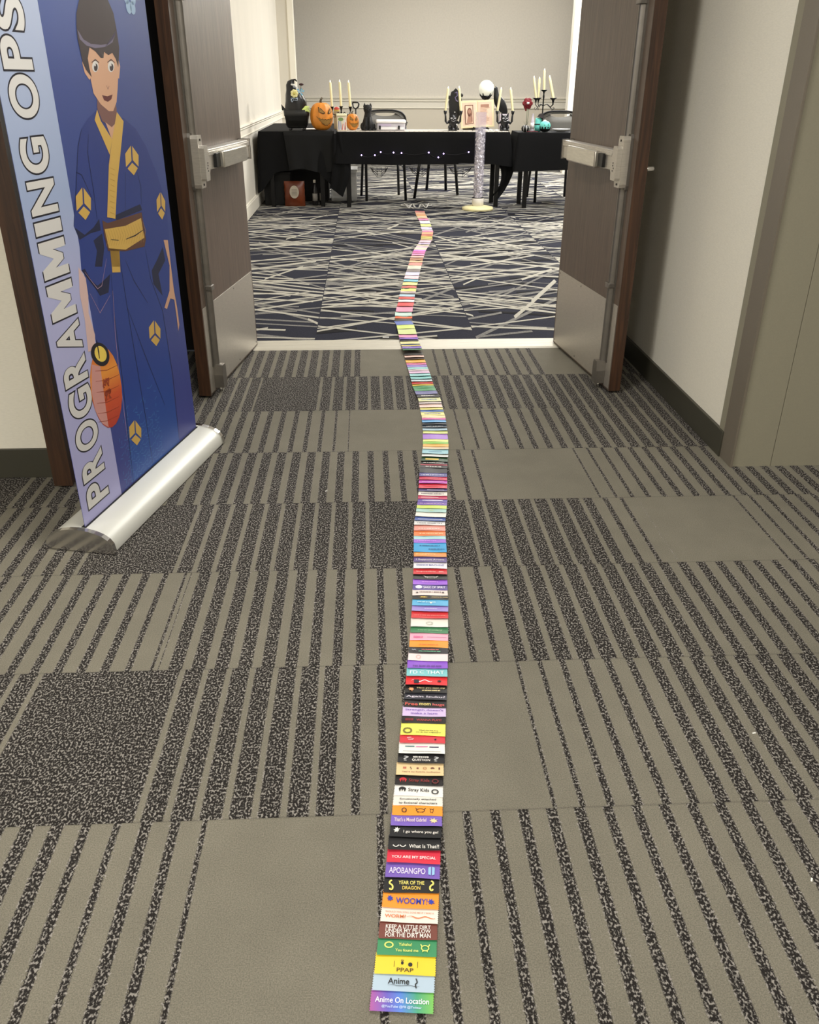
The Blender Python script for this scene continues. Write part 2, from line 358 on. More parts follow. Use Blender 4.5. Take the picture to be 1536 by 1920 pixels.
# ------------------------------------------------------------------ ballroom carpet
navy = mat('navy_carpet', (42, 43, 53), .95, spec=.1, noise=(120, .22))
navy2 = mat('charcoal_carpet', (33, 32, 34), .95, spec=.1, noise=(120, .22))
pale = mat('pale_carpet_streak', (172, 168, 156), .95, spec=.1, noise=(160, .12))
midg = mat('grey_carpet_streak', (118, 116, 112), .95, spec=.1, noise=(160, .3))
def build_room_floor():
    b = MB(); Y0, Y1 = 4.60, 16.2
    b.face([(-3, Y0, 0), (9, Y0, 0), (9, Y1, 0), (-3, Y1, 0)], navy)
    rolls = [-3.0, -2.11, -1.205, -.298, .605, 1.53, 2.44, 3.35, 4.26, 5.2, 9.0]
    rr = random.Random(21); z = .0004
    for xa, xb in zip(rolls, rolls[1:]):
        def streak(m, cx, cy, ln, sl, wd, z):
            x0, x1 = max(xa+.002, cx-ln/2), min(xb-.002, cx+ln/2)
            if x1-x0 < .03: return
            e = wd*.5*math.sqrt(1+sl*sl)
            y = [cy+sl*(x0-cx), cy+sl*(x1-cx)]
            for k in (0, 1):
                if y[k]-e < 4.47 or y[k]+e > Y1: return
            b.face([(x0, y[0]-e, z), (x1, y[1]-e, z), (x1, y[1]+e, z), (x0, y[0]+e, z)], m)
        wdt = xb-xa
        if wdt > 2: continue
        for k in range(int(11.5*5)):      # charcoal facets
            streak(navy2, rr.uniform(xa, xb), rr.uniform(4.4, Y1), rr.uniform(.3, .8), rr.uniform(-.3, .3), rr.uniform(.03, .07), z); z += 1e-6
        for k in range(int(11.5*12)):
            streak(midg, rr.uniform(xa-.2, xb+.2), rr.uniform(4.4, Y1), rr.uniform(.5, 1.6), rr.choice((-1, 1))*rr.choice((rr.uniform(.08, .7), rr.uniform(.08, .7), rr.uniform(.9, 1.8))), rr.uniform(.018, .040), z); z += 1e-6
        for k in range(int(11.5*13)):
            s = rr.choice((-1, 1))*(rr.uniform(.08, .75) if rr.random() < .9 else rr.uniform(1.0, 2.6))
            streak(pale, rr.uniform(xa-.2, xb+.2), rr.uniform(4.4, Y1), rr.uniform(.9, 2.2) if abs(s) < .8 else rr.uniform(.12, .3), s, rr.uniform(.020, .036), z); z += 1e-6
    b.build('floor', kind='structure', keepn=True)
build_room_floor()
# threshold between the two carpets
def threshold():
    b = MB(); m = mat('cream_threshold_metal', (206, 200, 184), .45, .2, noise=(40, .04, (.3, 6, 1)))
    prof = [(0, 0), (.012, .007)]
    y = .012
    while y < .150: prof += [(y+.004, .0078), (y+.006, .0066), (y+.012, .0066), (y+.014, .0078)]; y += .016
    prof += [(.166, .007), (.18, 0)]
    b.grid([[(-.62, 4.422+p[0], p[1]), (1.05, 4.422+p[0], p[1])] for p in prof], m, smooth=False)
    b.build('trim_1', kind='structure', keepn=True)
threshold()
struct_box('floor', (-.62, 4.41, -.02), (1.05, 4.62, -.001), base_dark)

# ------------------------------------------------------------------ hall shell
CZ = 2.75
struct_box('ceiling', (-5, -3.1, CZ), (6, 2.83, CZ+.1), ceil_white)
struct_box('ceiling', (-1.2, 2.83, CZ), (1.5, 4.45, CZ+.1), ceil_white)
struct_box('wall_back', (-5, -3.2, 0), (6, -3.1, CZ), hall_cream)
struct_box('wall_left', (-5.1, -3.1, 0), (-5, 2.85, CZ), hall_cream)
struct_box('wall_right', (6, -3.1, 0), (6.1, 2.85, CZ), hall_cream)
# hall wall left of the alcove (faces the camera)
struct_box('wall_front', (-5, 2.85, 0), (-1.13, 3.0, CZ), hall_cream)
b = MB(); b.box((-5, 2.838, 0.0), (-1.13, 2.85, .112), base_dark, .002); b.build('baseboard_front', kind='structure')
# olive panelled wall right of the alcove
b = MB(); b.box((1.355, 2.835, 0), (1.512, 2.98, CZ), olive); b.box((1.514, 2.835, 0), (6, 2.98, CZ), olive)
b.build('wall_front', kind='structure')
# alcove right wall, its base and the grey corner guard
struct_box('wall_right', (1.362, 2.98, 0), (1.5, 4.45, CZ), hall_cream)
b = MB(); b.box((1.348, 2.93, 0), (1.362, 4.44, .103), base_dark, .002); b.build('baseboard_right', kind='structure')
b = MB(); b.box((1.3545, 2.828, 0), (1.3645, 2.935, CZ-.3), trim_grey, .001); b.build('trim_2', kind='structure')
# header over the alcove mouth
# wall with the double doorway
jamb = mat('dark_door_frame', (58, 44, 34), .5)
struct_box('wall_back', (-1.06, 4.45, 0), (-.66, 4.60, CZ), shade_black)  # shade behind the left door put into the wall colour
struct_box('wall_back', (1.09, 4.45, 0), (1.5, 4.60, CZ), hall_cream)
struct_box('wall_back', (-.66, 4.45, 2.16), (1.09, 4.60, 3.6), hall_cream)
b = MB()
b.box((-.66, 4.44, 0), (-.62, 4.61, 2.16), jamb, .003); b.box((1.05, 4.44, 0), (1.09, 4.61, 2.16), jamb, .003); b.box((-.66, 4.44, 2.12), (1.09, 4.61, 2.16), jamb, .003)
b.build('trim_3', kind='structure')
# made-up closed recess, near-black, added to keep the alcove's left side dark
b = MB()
b.box((-3.2, 2.99, -.02), (-1.06, 4.7, 0), shade_black); b.box((-3.3, 2.99, 0), (-3.2, 4.7, 2.5), shade_black)
b.box((-3.3, 3.0, 0), (-1.13, 3.06, 2.5), shade_black); b.box((-3.3, 4.5, 0), (-1.06, 4.6, 2.5), shade_black); b.box((-3.3, 2.99, 2.45), (-1.06, 4.7, 2.5), shade_black)
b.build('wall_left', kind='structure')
struct_box('wall_left', (-1.13, 4.38, 0), (-1.06, 4.45, CZ), shade_black)
struct_box('wall_left', (-1.13, 3.0, 2.2), (-1.06, 4.45, CZ), shade_black)

# ------------------------------------------------------------------ ballroom shell
RH = 3.6
LY = 13.9
def lwx(y): return -1.226
def ballroom():
    # left wall, slightly out of parallel
    b = MB(); x0, x1 = lwx(4.6), lwx(LY)
    b.face([(x0, 4.6, 0), (x1, LY, 0), (x1, LY, RH), (x0, 4.6, RH)], room_wall)
    b.face([(x0-.2, 4.6, 0), (x0-.2, 4.6, RH), (x1-.2, LY, RH), (x1-.2, LY, 0)], room_wall)
    b.build('wall_left', kind='structure')
    def run(prof, m, name, z0):      # moulding profile swept along the left wall: (out, z)
        bb = MB(); bb.grid([[(lwx(4.62)+p[0], 4.62, z0+p[1]), (lwx(LY)+p[0], LY, z0+p[1])] for p in prof], m, smooth=False)
        bb.build(name, kind='structure')
    rail = [(0, 0), (.012, .002), (.012, .010), (.006, .012), (.006, .066), (.014, .070), (.020, .078), (.016, .084), (.024, .092), (.030, .100), (.026, .108), (.010, .112), (0, .112)]
    run(rail, white_trim, 'trim_4', .765)
    run([(0, .0), (.018, 0), (.018, .12), (.012, .128), (.012, .135), (0, .14)], white_trim, 'baseboard_left', 0)
    # pier at the end of the left wall and its white post
    b = MB(); b.box((x1-.25, LY, 0), (-1.07, LY+.12, RH), room_wall); b.build('wall_left', kind='structure')
    b = MB(); b.box((-1.07, LY-.02, 0), (-.985, LY+.14, RH), white_trim, .004); b.build('trim_5', kind='structure')
    b = MB(); b.box((x1-.1, LY-.018, 0), (-1.07, LY, .14), white_trim, .003); b.box((x1-.1, LY-.014, .765), (-1.07, LY, .877), white_trim, .003); b.build('baseboard_pier', kind='structure')
    # back wall with dado rail
    BY = 16.0
    b = MB(); b.box((-3, BY, 0), (9, BY+.1, RH), room_back); b.build('wall_back', kind='structure')
    zt, zb = at(800, 183, BY).z, at(800, 204, BY).z
    b = MB(); H = zt-zb
    pr = [(0, 0), (.006, 0), (.028, .006), (.028, .016), (.010, .020), (.010, H*.62), (.022, H*.64), (.026, H*.72), (.016, H*.76), (.016, H*.86), (.032, H*.88), (.036, H*.97), (.01, H), (0, H)]
    b.grid([[(-3, BY-p[0], zb+p[1]), (9, BY-p[0], zb+p[1])] for p in pr], white_trim, smooth=False)
    b.build('trim_6', kind='structure')
    b = MB(); b.box((-3, BY-.02, 0), (9, BY, .14), white_trim, .003); b.build('baseboard_back', kind='structure')
    b = MB(); b.box((-3, BY-.012, .14), (9, BY, zb), mat('dado_paint', (226, 217, 198), .7)); b.build('wall_dado', kind='structure')
    # right post of the wide opening, then the rest of the room shell
    px = at(1084, 0, LY).x
    b = MB(); b.box((px-.03, LY-.02, 0), (px+.07, LY+.14, RH), white_trim, .004); b.build('trim_7', kind='structure')
    b = MB(); b.box((px+.07, LY, 0), (8.9, LY+.12, RH), room_wall); b.build('wall_right', kind='structure')
    b = MB(); b.box((8.9, 4.6, 0), (9.0, 16, RH), room_wall); b.build('wall_right', kind='structure')
    b = MB(); b.box((1.5, 4.46, 0), (9, 4.6, RH), room_wall); b.box((-1.36, 4.601, 0), (-.66, 4.64, RH), room_wall); b.build('wall_front', kind='structure')
    b = MB(); b.box((-3.2, 4.46, RH), (9, 16.2, RH+.1), ceil_white); b.build('ceiling', kind='structure')
ballroom()

# ------------------------------------------------------------------ doors
def door(idx, hinge, free, side, lever=False, label=''):
    """leaf frame: x from hinge to free edge, y away from the opening, z up"""
    H2 = Vector((hinge[0], hinge[1], 0)); F2 = Vector((free[0], free[1], 0)); W = (F2-H2).length
    ang = math.atan2(F2.y-H2.y, F2.x-H2.x)
    ysg = side                       # +1: leaf thickness on local +y
    T = .052
    def Yr(a, b_): return (min(a*ysg, b_*ysg), max(a*ysg, b_*ysg))
    def bx(b, x0, x1, y0, y1, z0, z1, m, bev=0):
        ya, yb = Yr(y0, y1); b.box((x0, ya, z0), (x1, yb, z1), m, bev)
    b = MB(); bx(b, 0, W-.002, 0, T, .012, 2.11, walnut); bx(b, W-.002, W+.002, -.0005, T+.0005, .012, 2.11, edgewood)
    d = b.build('door_%d' % idx, kind='structure'); d.location = H2; d.rotation_euler = (0, 0, ang)
    # kick plate on the visible face (y < 0 side)
    b = MB(); bx(b, .015, W-.115, -.0018, 0, .02, .405, steel, .0004); bx(b, W-.068, W-.010, -.0018, 0, .02, .405, steel, .0004)
    for sx_ in (.03, .35, W-.13):
        for sz_ in (.035, .39): bx(b, sx_-.003, sx_+.003, -.0028, -.0018, sz_-.003, sz_+.003, screwm)
    b.build('kick_plate', d, label='brushed steel kick plate')
    xr = W-.090
    # vertical rod cover, above and below the latch case
    for nm, z0, z1 in (('vertical_rod', 1.08, 2.07), ('vertical_rod', .13, .90)):
        b = MB(); rows = []
        for z in (z0, z1):
            rows.append([(xr+.016*math.cos(t), -ysg*.026*math.sin(t)*1.0, z) for t in [math.pi*k/8 for k in range(9)]])
        b.grid(rows, steel_dark, smooth=True); bx(b, xr+.015, xr+.034, -.004, 0, z0, z1, steel_dark)
        b.build(nm, d, label='satin steel rod cover')
    for z in (.47, 1.56):
        b = MB(); bx(b, xr-.021, xr+.021, -.031, 0, z, z+.022, steel_dark, .003); b.build('rod_guide', d)
    # latch case
    b = MB(); poly = [(-.030, .885), (.030, .885), (.034, .90), (.034, 1.085), (.028, 1.10), (-.022, 1.10), (-.028, 1.085), (-.032, 1.045), (-.046, 1.01), (-.046, .945), (-.036, .93), (-.034, .90)]
    y0 = -ysg*.006
    b.prism([(xr+.01+p[0], p[1]) for p in poly], steel_dark, -ysg*.012, o=(0, 0, 0))
    b.prism([(xr+.012+p[0]*.86, .99+(p[1]-.99)*.93) for p in poly], steel, -ysg*.030, o=(0, -ysg*.012, 0))
    b.prism([(xr+.012+p[0]*.74, .978+(p[1]-.978)*.62) for p in poly], steel, -ysg*.022, o=(0, -ysg*.042, 0))
    for z in (.905, 1.075):
        b.lathe([(.0045, 0), (.0045, .003), (.001, .003)], screwm, c=(0, 0, 0), n=8) if False else bx(b, xr+.008, xr+.016, -.0445, -.042, z-.004, z+.004, screwm)
    for k, (dx, dz) in enumerate(((0, .985), (0, .975), (.008, .965), (0, .955))): bx(b, xr+dx, xr+.008+dx, -.0648, -.064, dz, dz+.006, screwm)
    b.build('latch_case', d, label='cast steel exit latch case')
    # push bar: rail plus touch pad
    pb = MB(); bx(pb, .05, xr-.035, -.052, 0, .955, 1.035, steel, .004); bx(pb, .05, xr-.04, -.056, -.03, 1.010, 1.027, steel, .002)
    p = pb.build('push_bar', d, label='long steel push bar rail')
    b = MB(); bx(b, .20, xr-.17, -.082, -.050, .955, 1.022, mat('pad_steel', (205, 200, 188), .3, .85, noise=(20, .06, (1, 1, 8))), .006); b.build('touch_pad', p)
    b = MB(); bx(b, xr-.17, xr-.115, -.066, -.048, .960, 1.016, black, .002); bx(b, .055, .05+.01, -.06, 0, .95, 1.04, steel, .002); b.build('pad_bracket', p, label='black plastic pad bracket')
    # bottom bolt
    b = MB(); b.prism([(xr-.026, .03), (xr+.026, .03), (xr+.026, .09), (xr+.018, .135), (xr-.018, .135), (xr-.026, .12)], steel_dark, -ysg*.045)
    b.tube([(xr, -ysg*.02, .03), (xr, -ysg*.02, .006)], .008, chrome); b.build('bottom_bolt', d, label='steel bottom bolt housing')
    if lever:
        b = MB(); bx(b, W-.10, W-.045, T, T+.012, .80, 1.12, steel_dark, .003)
        b.tube([(W-.072, ysg*(T+.01), .965), (W-.072, ysg*(T+.055), .965), (W-.085, ysg*(T+.062), .965), (W-.19, ysg*(T+.062), .96)], [.010, .010, .011, .009], chrome)
        b.build('lever_handle', d, label='steel lever handle on an escutcheon plate')
    return d
door(1, (-.603, 4.50), (-.7205, 3.672), -1)
door(2, (1.018, 4.50), (1.112, 3.672), 1, lever=True)
# a third leaf standing open at the left mouth of the alcove
b = MB(); b.box((-1.122, 2.742, .01), (-1.058, 2.748, 2.1), edgewood); b.box((-1.12, 2.748, .01), (-1.06, 3.60, 2.1), dull_dark, .002)
b.build('door_3', kind='structure')

# ------------------------------------------------------------------ roll-up banner
BA, BB = gp(160, 990, .07), gp(365, 805, .07)
BD = (BB-BA); BL = BD.length; BD.normalize(); BN = Vector((BD.y, -BD.x, 0))   # BN points into the hall
BANG = math.atan2(BD.y, BD.x)
def bsz(x, y, o=(0, 0, 1.0)):             # photograph spot -> (along, height) on the banner sheet
    px, py = o[0]+x/o[2], o[1]+y/o[2]; r = ray(px, py); t = (BA-CAM0).dot(BN)/r.dot(BN); p = CAM0+r*t
    return ((p-BA).dot(BD), p.z)
C3 = (0, 0, 3.6571); C4 = (0, 450, 3.1478)
def banner():
    t = thing('roll_up_banner', 'tall blue roll-up banner reading PROGRAMMING OPS, standing on a silver base', 'banner', (BA.x, BA.y, 0), BANG)
    # local frame: x along the sheet, y to the back, z up. the sheet's printed face looks towards -y
    SW, TOP = .845, 2.05
    sheet = ramp_mat('navy_print', [(0, (60, 66, 138)), (.35, (48, 66, 136)), (.75, (60, 76, 136)), (1, (92, 108, 156))], 2, .05, 1.7, .38)
    side = ramp_mat('pale_blue_print', [(0, (170, 168, 214)), (.45, (176, 178, 216)), (.62, (158, 174, 208)), (1, (176, 186, 208))], 2, .05, 1.6, .4)
    white = mat('banner_white', (214, 212, 208), .4)
    ink = mat('banner_ink', (24, 22, 34), .4)
    robe = ramp_mat('robe_blue_print', [(0, (34, 78, 158)), (.3, (34, 62, 140)), (1, (42, 56, 120))], 2, .05, 1.3, .38)
    robe_dk = mat('robe_fold_ink', (20, 28, 62), .4); gold = mat('gold_print', (206, 168, 84), .4); gold_dk = mat('gold_pattern_print', (176, 136, 62), .4); brown = mat('obi_brown_print', (92, 58, 44), .4)
    skin = mat('skin_print', (205, 160, 130), .4); skin_dk = mat('skin_shade_print', (120, 84, 78), .4); hair = mat('hair_print', (56, 46, 50), .4); hair_lt = mat('hair_sheen_print', (110, 102, 124), .4)
    b = MB()
    b.box((0, 0, .055), (SW, .0012, TOP), sheet)
    lev = [0]
    def P(pts, m, layer, o=(0, 0, 1.0)):
        q = [bsz(x, y, o) for x, y in pts]; b.face([(min(max(x, .001), SW-.001), -.00012*layer-.0001, max(z, .056)) for x, z in q], m)
    def line(pts, m, layer, wd, o=(0, 0, 1.0)):
        q = [Vector(bsz(x, y, o)) for x, y in pts]
        L_, R_ = [], []
        for k, p in enumerate(q):
            d = (q[min(k+1, len(q)-1)]-q[max(k-1, 0)]).normalized(); n = Vector((-d.y, d.x))*wd*.5*(1 if 0 < k < len(q)-1 else .5)
            L_.append(p+n); R_.append(p-n)
        for k in range(len(q)-1):
            b.face([(v.x, -.00012*layer-.0001, v.y) for v in (L_[k], L_[k+1], R_[k+1], R_[k])], m)
    sx = bsz(228, 925)[0]
    b.face([(0, -.0001, .056), (sx, -.0001, .056), (sx, -.0001, TOP), (0, -.0001, TOP)], side)
    # flower near the top
    for k in range(5):
        a = 2*math.pi*k/5+.3; c = Vector(bsz(890, 5, C3))
        b.face([(c.x+.022*math.cos(a)+.018*math.cos(j*math.pi/6), -.0006, c.y+.022*math.sin(a)+.018*math.sin(j*math.pi/6)) for j in range(12)], mat('flower_print', (150, 178, 206), .4))
    # robe
    P([(182,205),(165,222),(153,241),(148,260),(143.5,314),(139,400),(138,424),(148,448),(152.5,507),(181,542),(187,583),(205,560),(222,672),(229,768),(241,825),(248,905),(337,831),(329,768),(318,672),(305,583),(322,540),(325,500),(317,451),(312,383),(295,328),(273,273),(254,241),(231,221)], robe, 1)
    # darker folds and sleeve openings
    P([(510,1560),(545,1645),(620,1600),(690,1580),(680,1500),(640,1560),(580,1610)], robe_dk, 2, C3)
    P([(640,1650),(700,1600),(715,1700),(700,1829),(650,1829),(665,1720)], robe_dk, 2, C3)
    P([(480,180),(520,230),(570,295),(590,330),(640,310),(650,200),(600,250),(575,270),(540,240),(500,170)], robe_dk, 2, C4)
    P([(780,1480),(960,1400),(975,1440),(800,1510)], robe_dk, 2, C3)
    P([(960,40),(975,120),(935,200),(960,330),(905,260),(895,180),(930,110)], robe_dk, 2, C4)
    for pts in ([(700,60),(740,330),(800,700),(860,1050),(905,1340)], [(740,120),(790,240),(872,372)], [(752,400),(860,690),(972,972)], [(858,60),(890,230),(960,420),(1020,800),(1058,1180)], [(655,200),(675,450),(720,800),(760,1180),(790,1440)]): line(pts, robe_dk, 3, .0032, C4)
    for pts in ([(605,920),(600,1050),(640,1300),(665,1500)], [(520,1180),(560,1200),(640,1380)], [(860,1180),(858,1480)], [(940,1180),(965,1280),(970,1400)], [(560,880),(535,1000),(520,1300),(506,1550)]): line(pts, robe_dk, 3, .003, C3)
    line([(500,190),(575,288),(600,270),(628,110)], mat('sleeve_lining_print', (178, 140, 160), .4), 4, .0022, C4)
    line([(530,315),(590,430),(650,325)], mat('sleeve_lining_print', (178, 140, 160), .4), 4, .0024, C4)
    line([(665,300),(680,560),(700,760),(740,1080),(752,1180)], mat('sleeve_lining_print', (178, 140, 160), .4), 4, .0024, C4)
    # sayagata-like hatching at the hem
    hat = mat('hem_pattern_print', (62, 112, 172), .4); rr = random.Random(5)
    for j in range(22):
        for i_ in range(14):
            x = .262+i_*.021+(j % 2)*.010; z = .080+j*.0125
            if rr.random() < (j/22.0)*.9: continue
            lft = bsz(229+(.06+z)*0, 900)[0]
            if z < .16 and x < .30: pass
            h = (i_+j) % 3
            if h == 0: q = [(0, 0), (.017, .006), (.017, .0085), (0, .0025)]
            elif h == 1: q = [(0, 0), (.003, 0), (.006, .012), (.003, .012)]
            else: q = [(0, .006), (.017, 0), (.017, .0025), (0, .0085)]
            if x+.02 < .60+z*.25: b.face([(x+u_, -.0003, z+v_) for u_, v_ in q], hat)
    # arms
    pale_skin = mat('pale_skin_print', (214, 182, 176), .4)
    P([(462,160),(505,225),(520,330),(522,430),(560,560),(562,650),(520,660),(500,470),(470,320)], pale_skin, 4, C4)
    P([(965,0),(1000,150),(1000,300),(970,400),(985,407),(1005,345),(1028,352),(1043,460),(1052,538),(1058,500),(1045,400),(1025,290),(1008,150),(990,0)], skin, 4, C4)
    # lantern
    lan = ramp_mat('lantern_print', [(0, (178, 54, 40)), (.4, (206, 84, 44)), (.7, (232, 150, 60)), (1, (214, 104, 44))], 2, .30, .56, .4)
    def ell(cx_, cy_, rx, ry, rot=0, n=22, x0=-1e9, x1=1e9):
        o = []
        for k in range(n):
            a = 2*math.pi*k/n; u, v = rx*math.cos(a), ry*math.sin(a)
            o.append((min(max(cx_+u*math.cos(rot)-v*math.sin(rot), x0), x1), cy_+u*math.sin(rot)+v*math.cos(rot)))
        return o
    P(ell(625, 870, 92, 240, -.10), lan, 5, C4)
    P([(540,735),(590,745),(606,860),(622,980),(640,1105),(600,1080),(562,1010),(540,900)], mat('lantern_pale_print', (206, 148, 140), .4), 6, C4)
    for k, yy in enumerate((760, 820, 885, 950, 1010, 1060)): line([(560+k*4, yy+14), (630, yy+8), (700, yy-26)], mat('lantern_rib_print', (150, 60, 36), .4), 7, .0022, C4)
    P(ell(590, 675, 52, 72, -.35), ink, 8, C4); P(ell(592, 672, 34, 48, -.35), mat('lantern_glow_print', (236, 206, 92), .4), 9, C4)
    line([(568,590),(580,660),(585,700)], ink, 10, .007, C4)
    # gold collar, sash
    P([(665,750),(648,822),(752,1062),(768,955),(690,830)], gold, 4, C3)
    P([(665,660),(665,740),(700,830),(765,872),(800,830),(798,740),(790,700),(745,762)], skin_dk, 4, C3)
    P([(722,838),(765,872),(800,835),(790,900),(765,955)], skin, 5, C3)
    P([(800,768),(768,950),(745,1130),(733,1490),(790,1500),(803,1250),(822,1080),(846,832)], gold, 6, C3)
    P([(700,1510),(735,1530),(970,1455),(1000,1640),(990,1690),(860,1722),(740,1720),(712,1610)], brown, 6, C3)
    P([(716,1572),(860,1548),(965,1495),(988,1630),(860,1712),(745,1702)], gold, 7, C3)
    P([(755,1722),(815,1718),(822,1829),(765,1829)], gold, 6, C3); P([(640,0),(700,0),(710,190),(662,192),(650,60)], gold, 6, C4)
    for k in range(16):
        x = 722+k*17; line([(x, 1580-k*4), (x+20, 1640-k*4), (x+5, 1690-k*2)], gold_dk, 8, .0022, C3)
    for k in range(9): line([(752+(k%2)*4, 1150+k*38), (785-(k%2)*4, 1165+k*38)], gold_dk, 8, .0022, C3)
    line([(760,1642),(812,1648)], ink, 9, .004, C3); line([(862,1640),(925,1615),(982,1575)], ink, 9, .004, C3)
    # crests on sleeves and skirt: a hexagon of three tiles
    def crest(cx_, cy_, rx, ry, o, lay=5):
        P([(cx_-rx*.15, cy_-ry), (cx_-rx, cy_-ry*.45), (cx_-rx*.88, cy_+ry*.45), (cx_-rx*.05, cy_+ry*.02)], gold, lay, o)
        P([(cx_+rx*.02, cy_-ry*.98), (cx_+rx, cy_-ry*.35), (cx_+rx, cy_+ry*.42), (cx_+rx*.14, cy_-ry*.02)], gold, lay, o)
        P([(cx_-rx*.65, cy_+ry*.55), (cx_+rx*.05, cy_+ry*.16), (cx_+rx*.9, cy_+ry*.52), (cx_+rx*.3, cy_+ry)], gold, lay, o)
    crest(903, 1100, 46, 102, C3); crest(570, 1397, 52, 112, C3); crest(1102, 1412, 30, 94, C3); crest(912, 550, 34, 76, C4); crest(797, 1138, 36, 74, C4)
    # head of the printed figure, kept plain
    P([(570,395),(562,430),(580,500),(612,548),(625,530),(605,420)], skin, 4, C3); P([(812,410),(823,455),(816,540),(800,530),(804,430)], skin, 4, C3)
    P([(605,300),(600,400),(620,540),(640,640),(690,715),(745,762),(775,762),(798,700),(806,600),(810,500),(808,370),(770,300)], skin, 5, C3)
    P([(540,0),(521,90),(522,180),(530,265),(553,370),(566,430),(588,478),(628,530),(612,470),(600,400),(612,325),(652,352),(690,398),(708,398),(712,356),(742,378),(768,362),(792,405),(810,462),(816,330),(797,200),(776,90),(738,0),(712,-60),(668,-100),(615,-105),(568,-60)], hair, 7, C3)
    P([(528,200),(545,268),(590,312),(650,330),(720,322),(770,290),(795,205),(780,262),(742,300),(690,308),(620,300),(570,270)], hair_lt, 8, C3)
    for cx_ in (652, 760):
        P(ell(cx_, 456, 22, 38), white, 6, C3); P(ell(cx_+3, 462, 13, 26), hair, 7, C3); P(ell(cx_-2, 446, 5, 9), white, 8, C3)
        line([(cx_-26, 428), (cx_, 408), (cx_+26, 430)], hair, 8, .0035, C3)
    line([(728,585),(738,612),(746,590)], skin_dk, 7, .003, C3)
    P([(697,652),(735,660),(770,648),(762,680),(738,698),(712,686)], mat('mouth_print', (96, 44, 44), .4), 7, C3)
    # lettering up the pale strip
    spans = []
    z = bsz(168, 955)[1]; zend = bsz(56, 258)[1]; adv = dict(P=.62, R=.68, O=.80, G=.78, A=.76, M=.88, I=.30, N=.76)
    k_ = (zend-z)/(sum(adv[c] for c in 'PROGRAMMING')+.16*10)
    for c in 'PROGRAMMING': spans.append((c, z, z+adv[c]*k_)); z += (adv[c]+.16)*k_
    spans += [('O', bsz(55,218)[1]-.004, bsz(40,141)[1]+.002), ('P', bsz(58,129)[1]-.002, bsz(22,62)[1]-.006), ('S', bsz(30,62)[1]+.006, 1.475)]
    for s_, z0, z1 in spans:
        x0, x1 = .036, .161
        cxm, czm = (x0+x1)/2, (z0+z1)/2
        for off, m, lay, g in ((.062, ink, 2, .009), (.030, white, 3, 0)):
            mtx = Matrix(((0, -1, 0, cxm), (0, 0, 0, -.00012*lay-.0001), (1, 0, 0, czm), (0, 0, 0, 1)))
            if s_ == 'M':
                W_, H_ = (z1-z0)+g, (x1-x0)+g
                b.face([mtx @ Vector(((u-.5)*W_, (v-.5)*H_, 0)) for u, v in ((0,0),(0,1),(.27,1),(.5,.52),(.73,1),(1,1),(1,0),(.75,0),(.75,.5),(.58,.14),(.42,.14),(.25,.5),(.25,0))], m)
            else: b.text(s_, m, mtx, w=(z1-z0)+g, h=(x1-x0)+g, bold=off, res=9)
    mk = Vector(bsz(632, 880, C4)); b.text('\u796d', mat('lantern_rib_print', (150, 60, 36), .4), Matrix(((1, 0, 0, mk.x), (0, 0, 0, -.0013), (0, 1, 0, mk.y), (0, 0, 0, 1))), w=.050, h=.075, bold=.02)
    b.build('banner_sheet', t, keepn=True)
    # cassette base
    b = MB(); prof = []
    for k in range(13):
        a = math.pi*k/12; prof.append((-.108*math.cos(a), .012+.062*math.sin(a)**.8))
    ys = [(-.108, .004)]+prof+[(.108, .004)]
    b.grid([[(x, y+.012, z) for y, z in ys] for x in (-.012, SW+.012)], alum, smooth=True)
    b.face([(-.012, -.096, .004), (SW+.012, -.096, .004), (SW+.012, .12, .004), (-.012, .12, .004)], alum)
    b.box((-.005, -.006, .060), (SW+.005, .010, .0745), black)
    base = b.build('base_cassette', t, keepn=False)
    for nm, x0, x1 in (('end_cap', -.030, -.012), ('end_cap', SW+.012, SW+.030)):
        b = MB(); b.prism([(y*1.04+.012, max(z*1.05, .001)) for y, z in ys], chrome, x1-x0, axis_u=(0, 1, 0), axis_v=(0, 0, 1), axis_n=(1, 0, 0), o=(x0, 0, 0)); b.build(nm, base, label='polished chrome end cap')
    b = MB(); b.tube([(SW/2, .03, .05), (SW/2, .03, 2.05)], .011, steel_dark); b.build('support_pole', t)
    b = MB(); b.box((-.004, -.012, 2.04), (SW+.004, .018, 2.068), alum, .003); b.build('top_rail', t)
banner()

# ------------------------------------------------------------------ ribbon chain
def srgb_m(c): return mat('ribbon_%d_%d_%d' % c, c, .42)
EDGES = [(1899,693,812),(1860,697,815),(1793,708,817),(1704,716,822),(1647,722.6,824),(1597,728.5,825.6),(1532,735,830),(1473,740.5,831),(1416,747.5,834.5),(1359,752.4,836),(1311,757,839),(1257,763.6,840),(1201,769,840),(1139,772.6,840.6),(1087,774,839.6),(1038,777,836.6),(985,777.7,833.5),(942,783.8,838.5),(908,786.5,837.5),(878,787,839),(844,793.7,840.5),(813,793.6,839.7),(785,791.8,835),(754,785,828),(728,776,815),(697,767,804),(671,759,796),(643,751,784),(618,744.7,779),(602,742,774.6),(592,740.6,772),(567,746.6,776),(540,752.7,781),(511,762,787),(487,768.6,793),(469,776,799),(450,788.4,810.6),(435,791.5,813),(420,788,808),(406,781,800.6),(392,776.5,795)]
WHT, BLK = (236, 232, 224), (26, 25, 26)
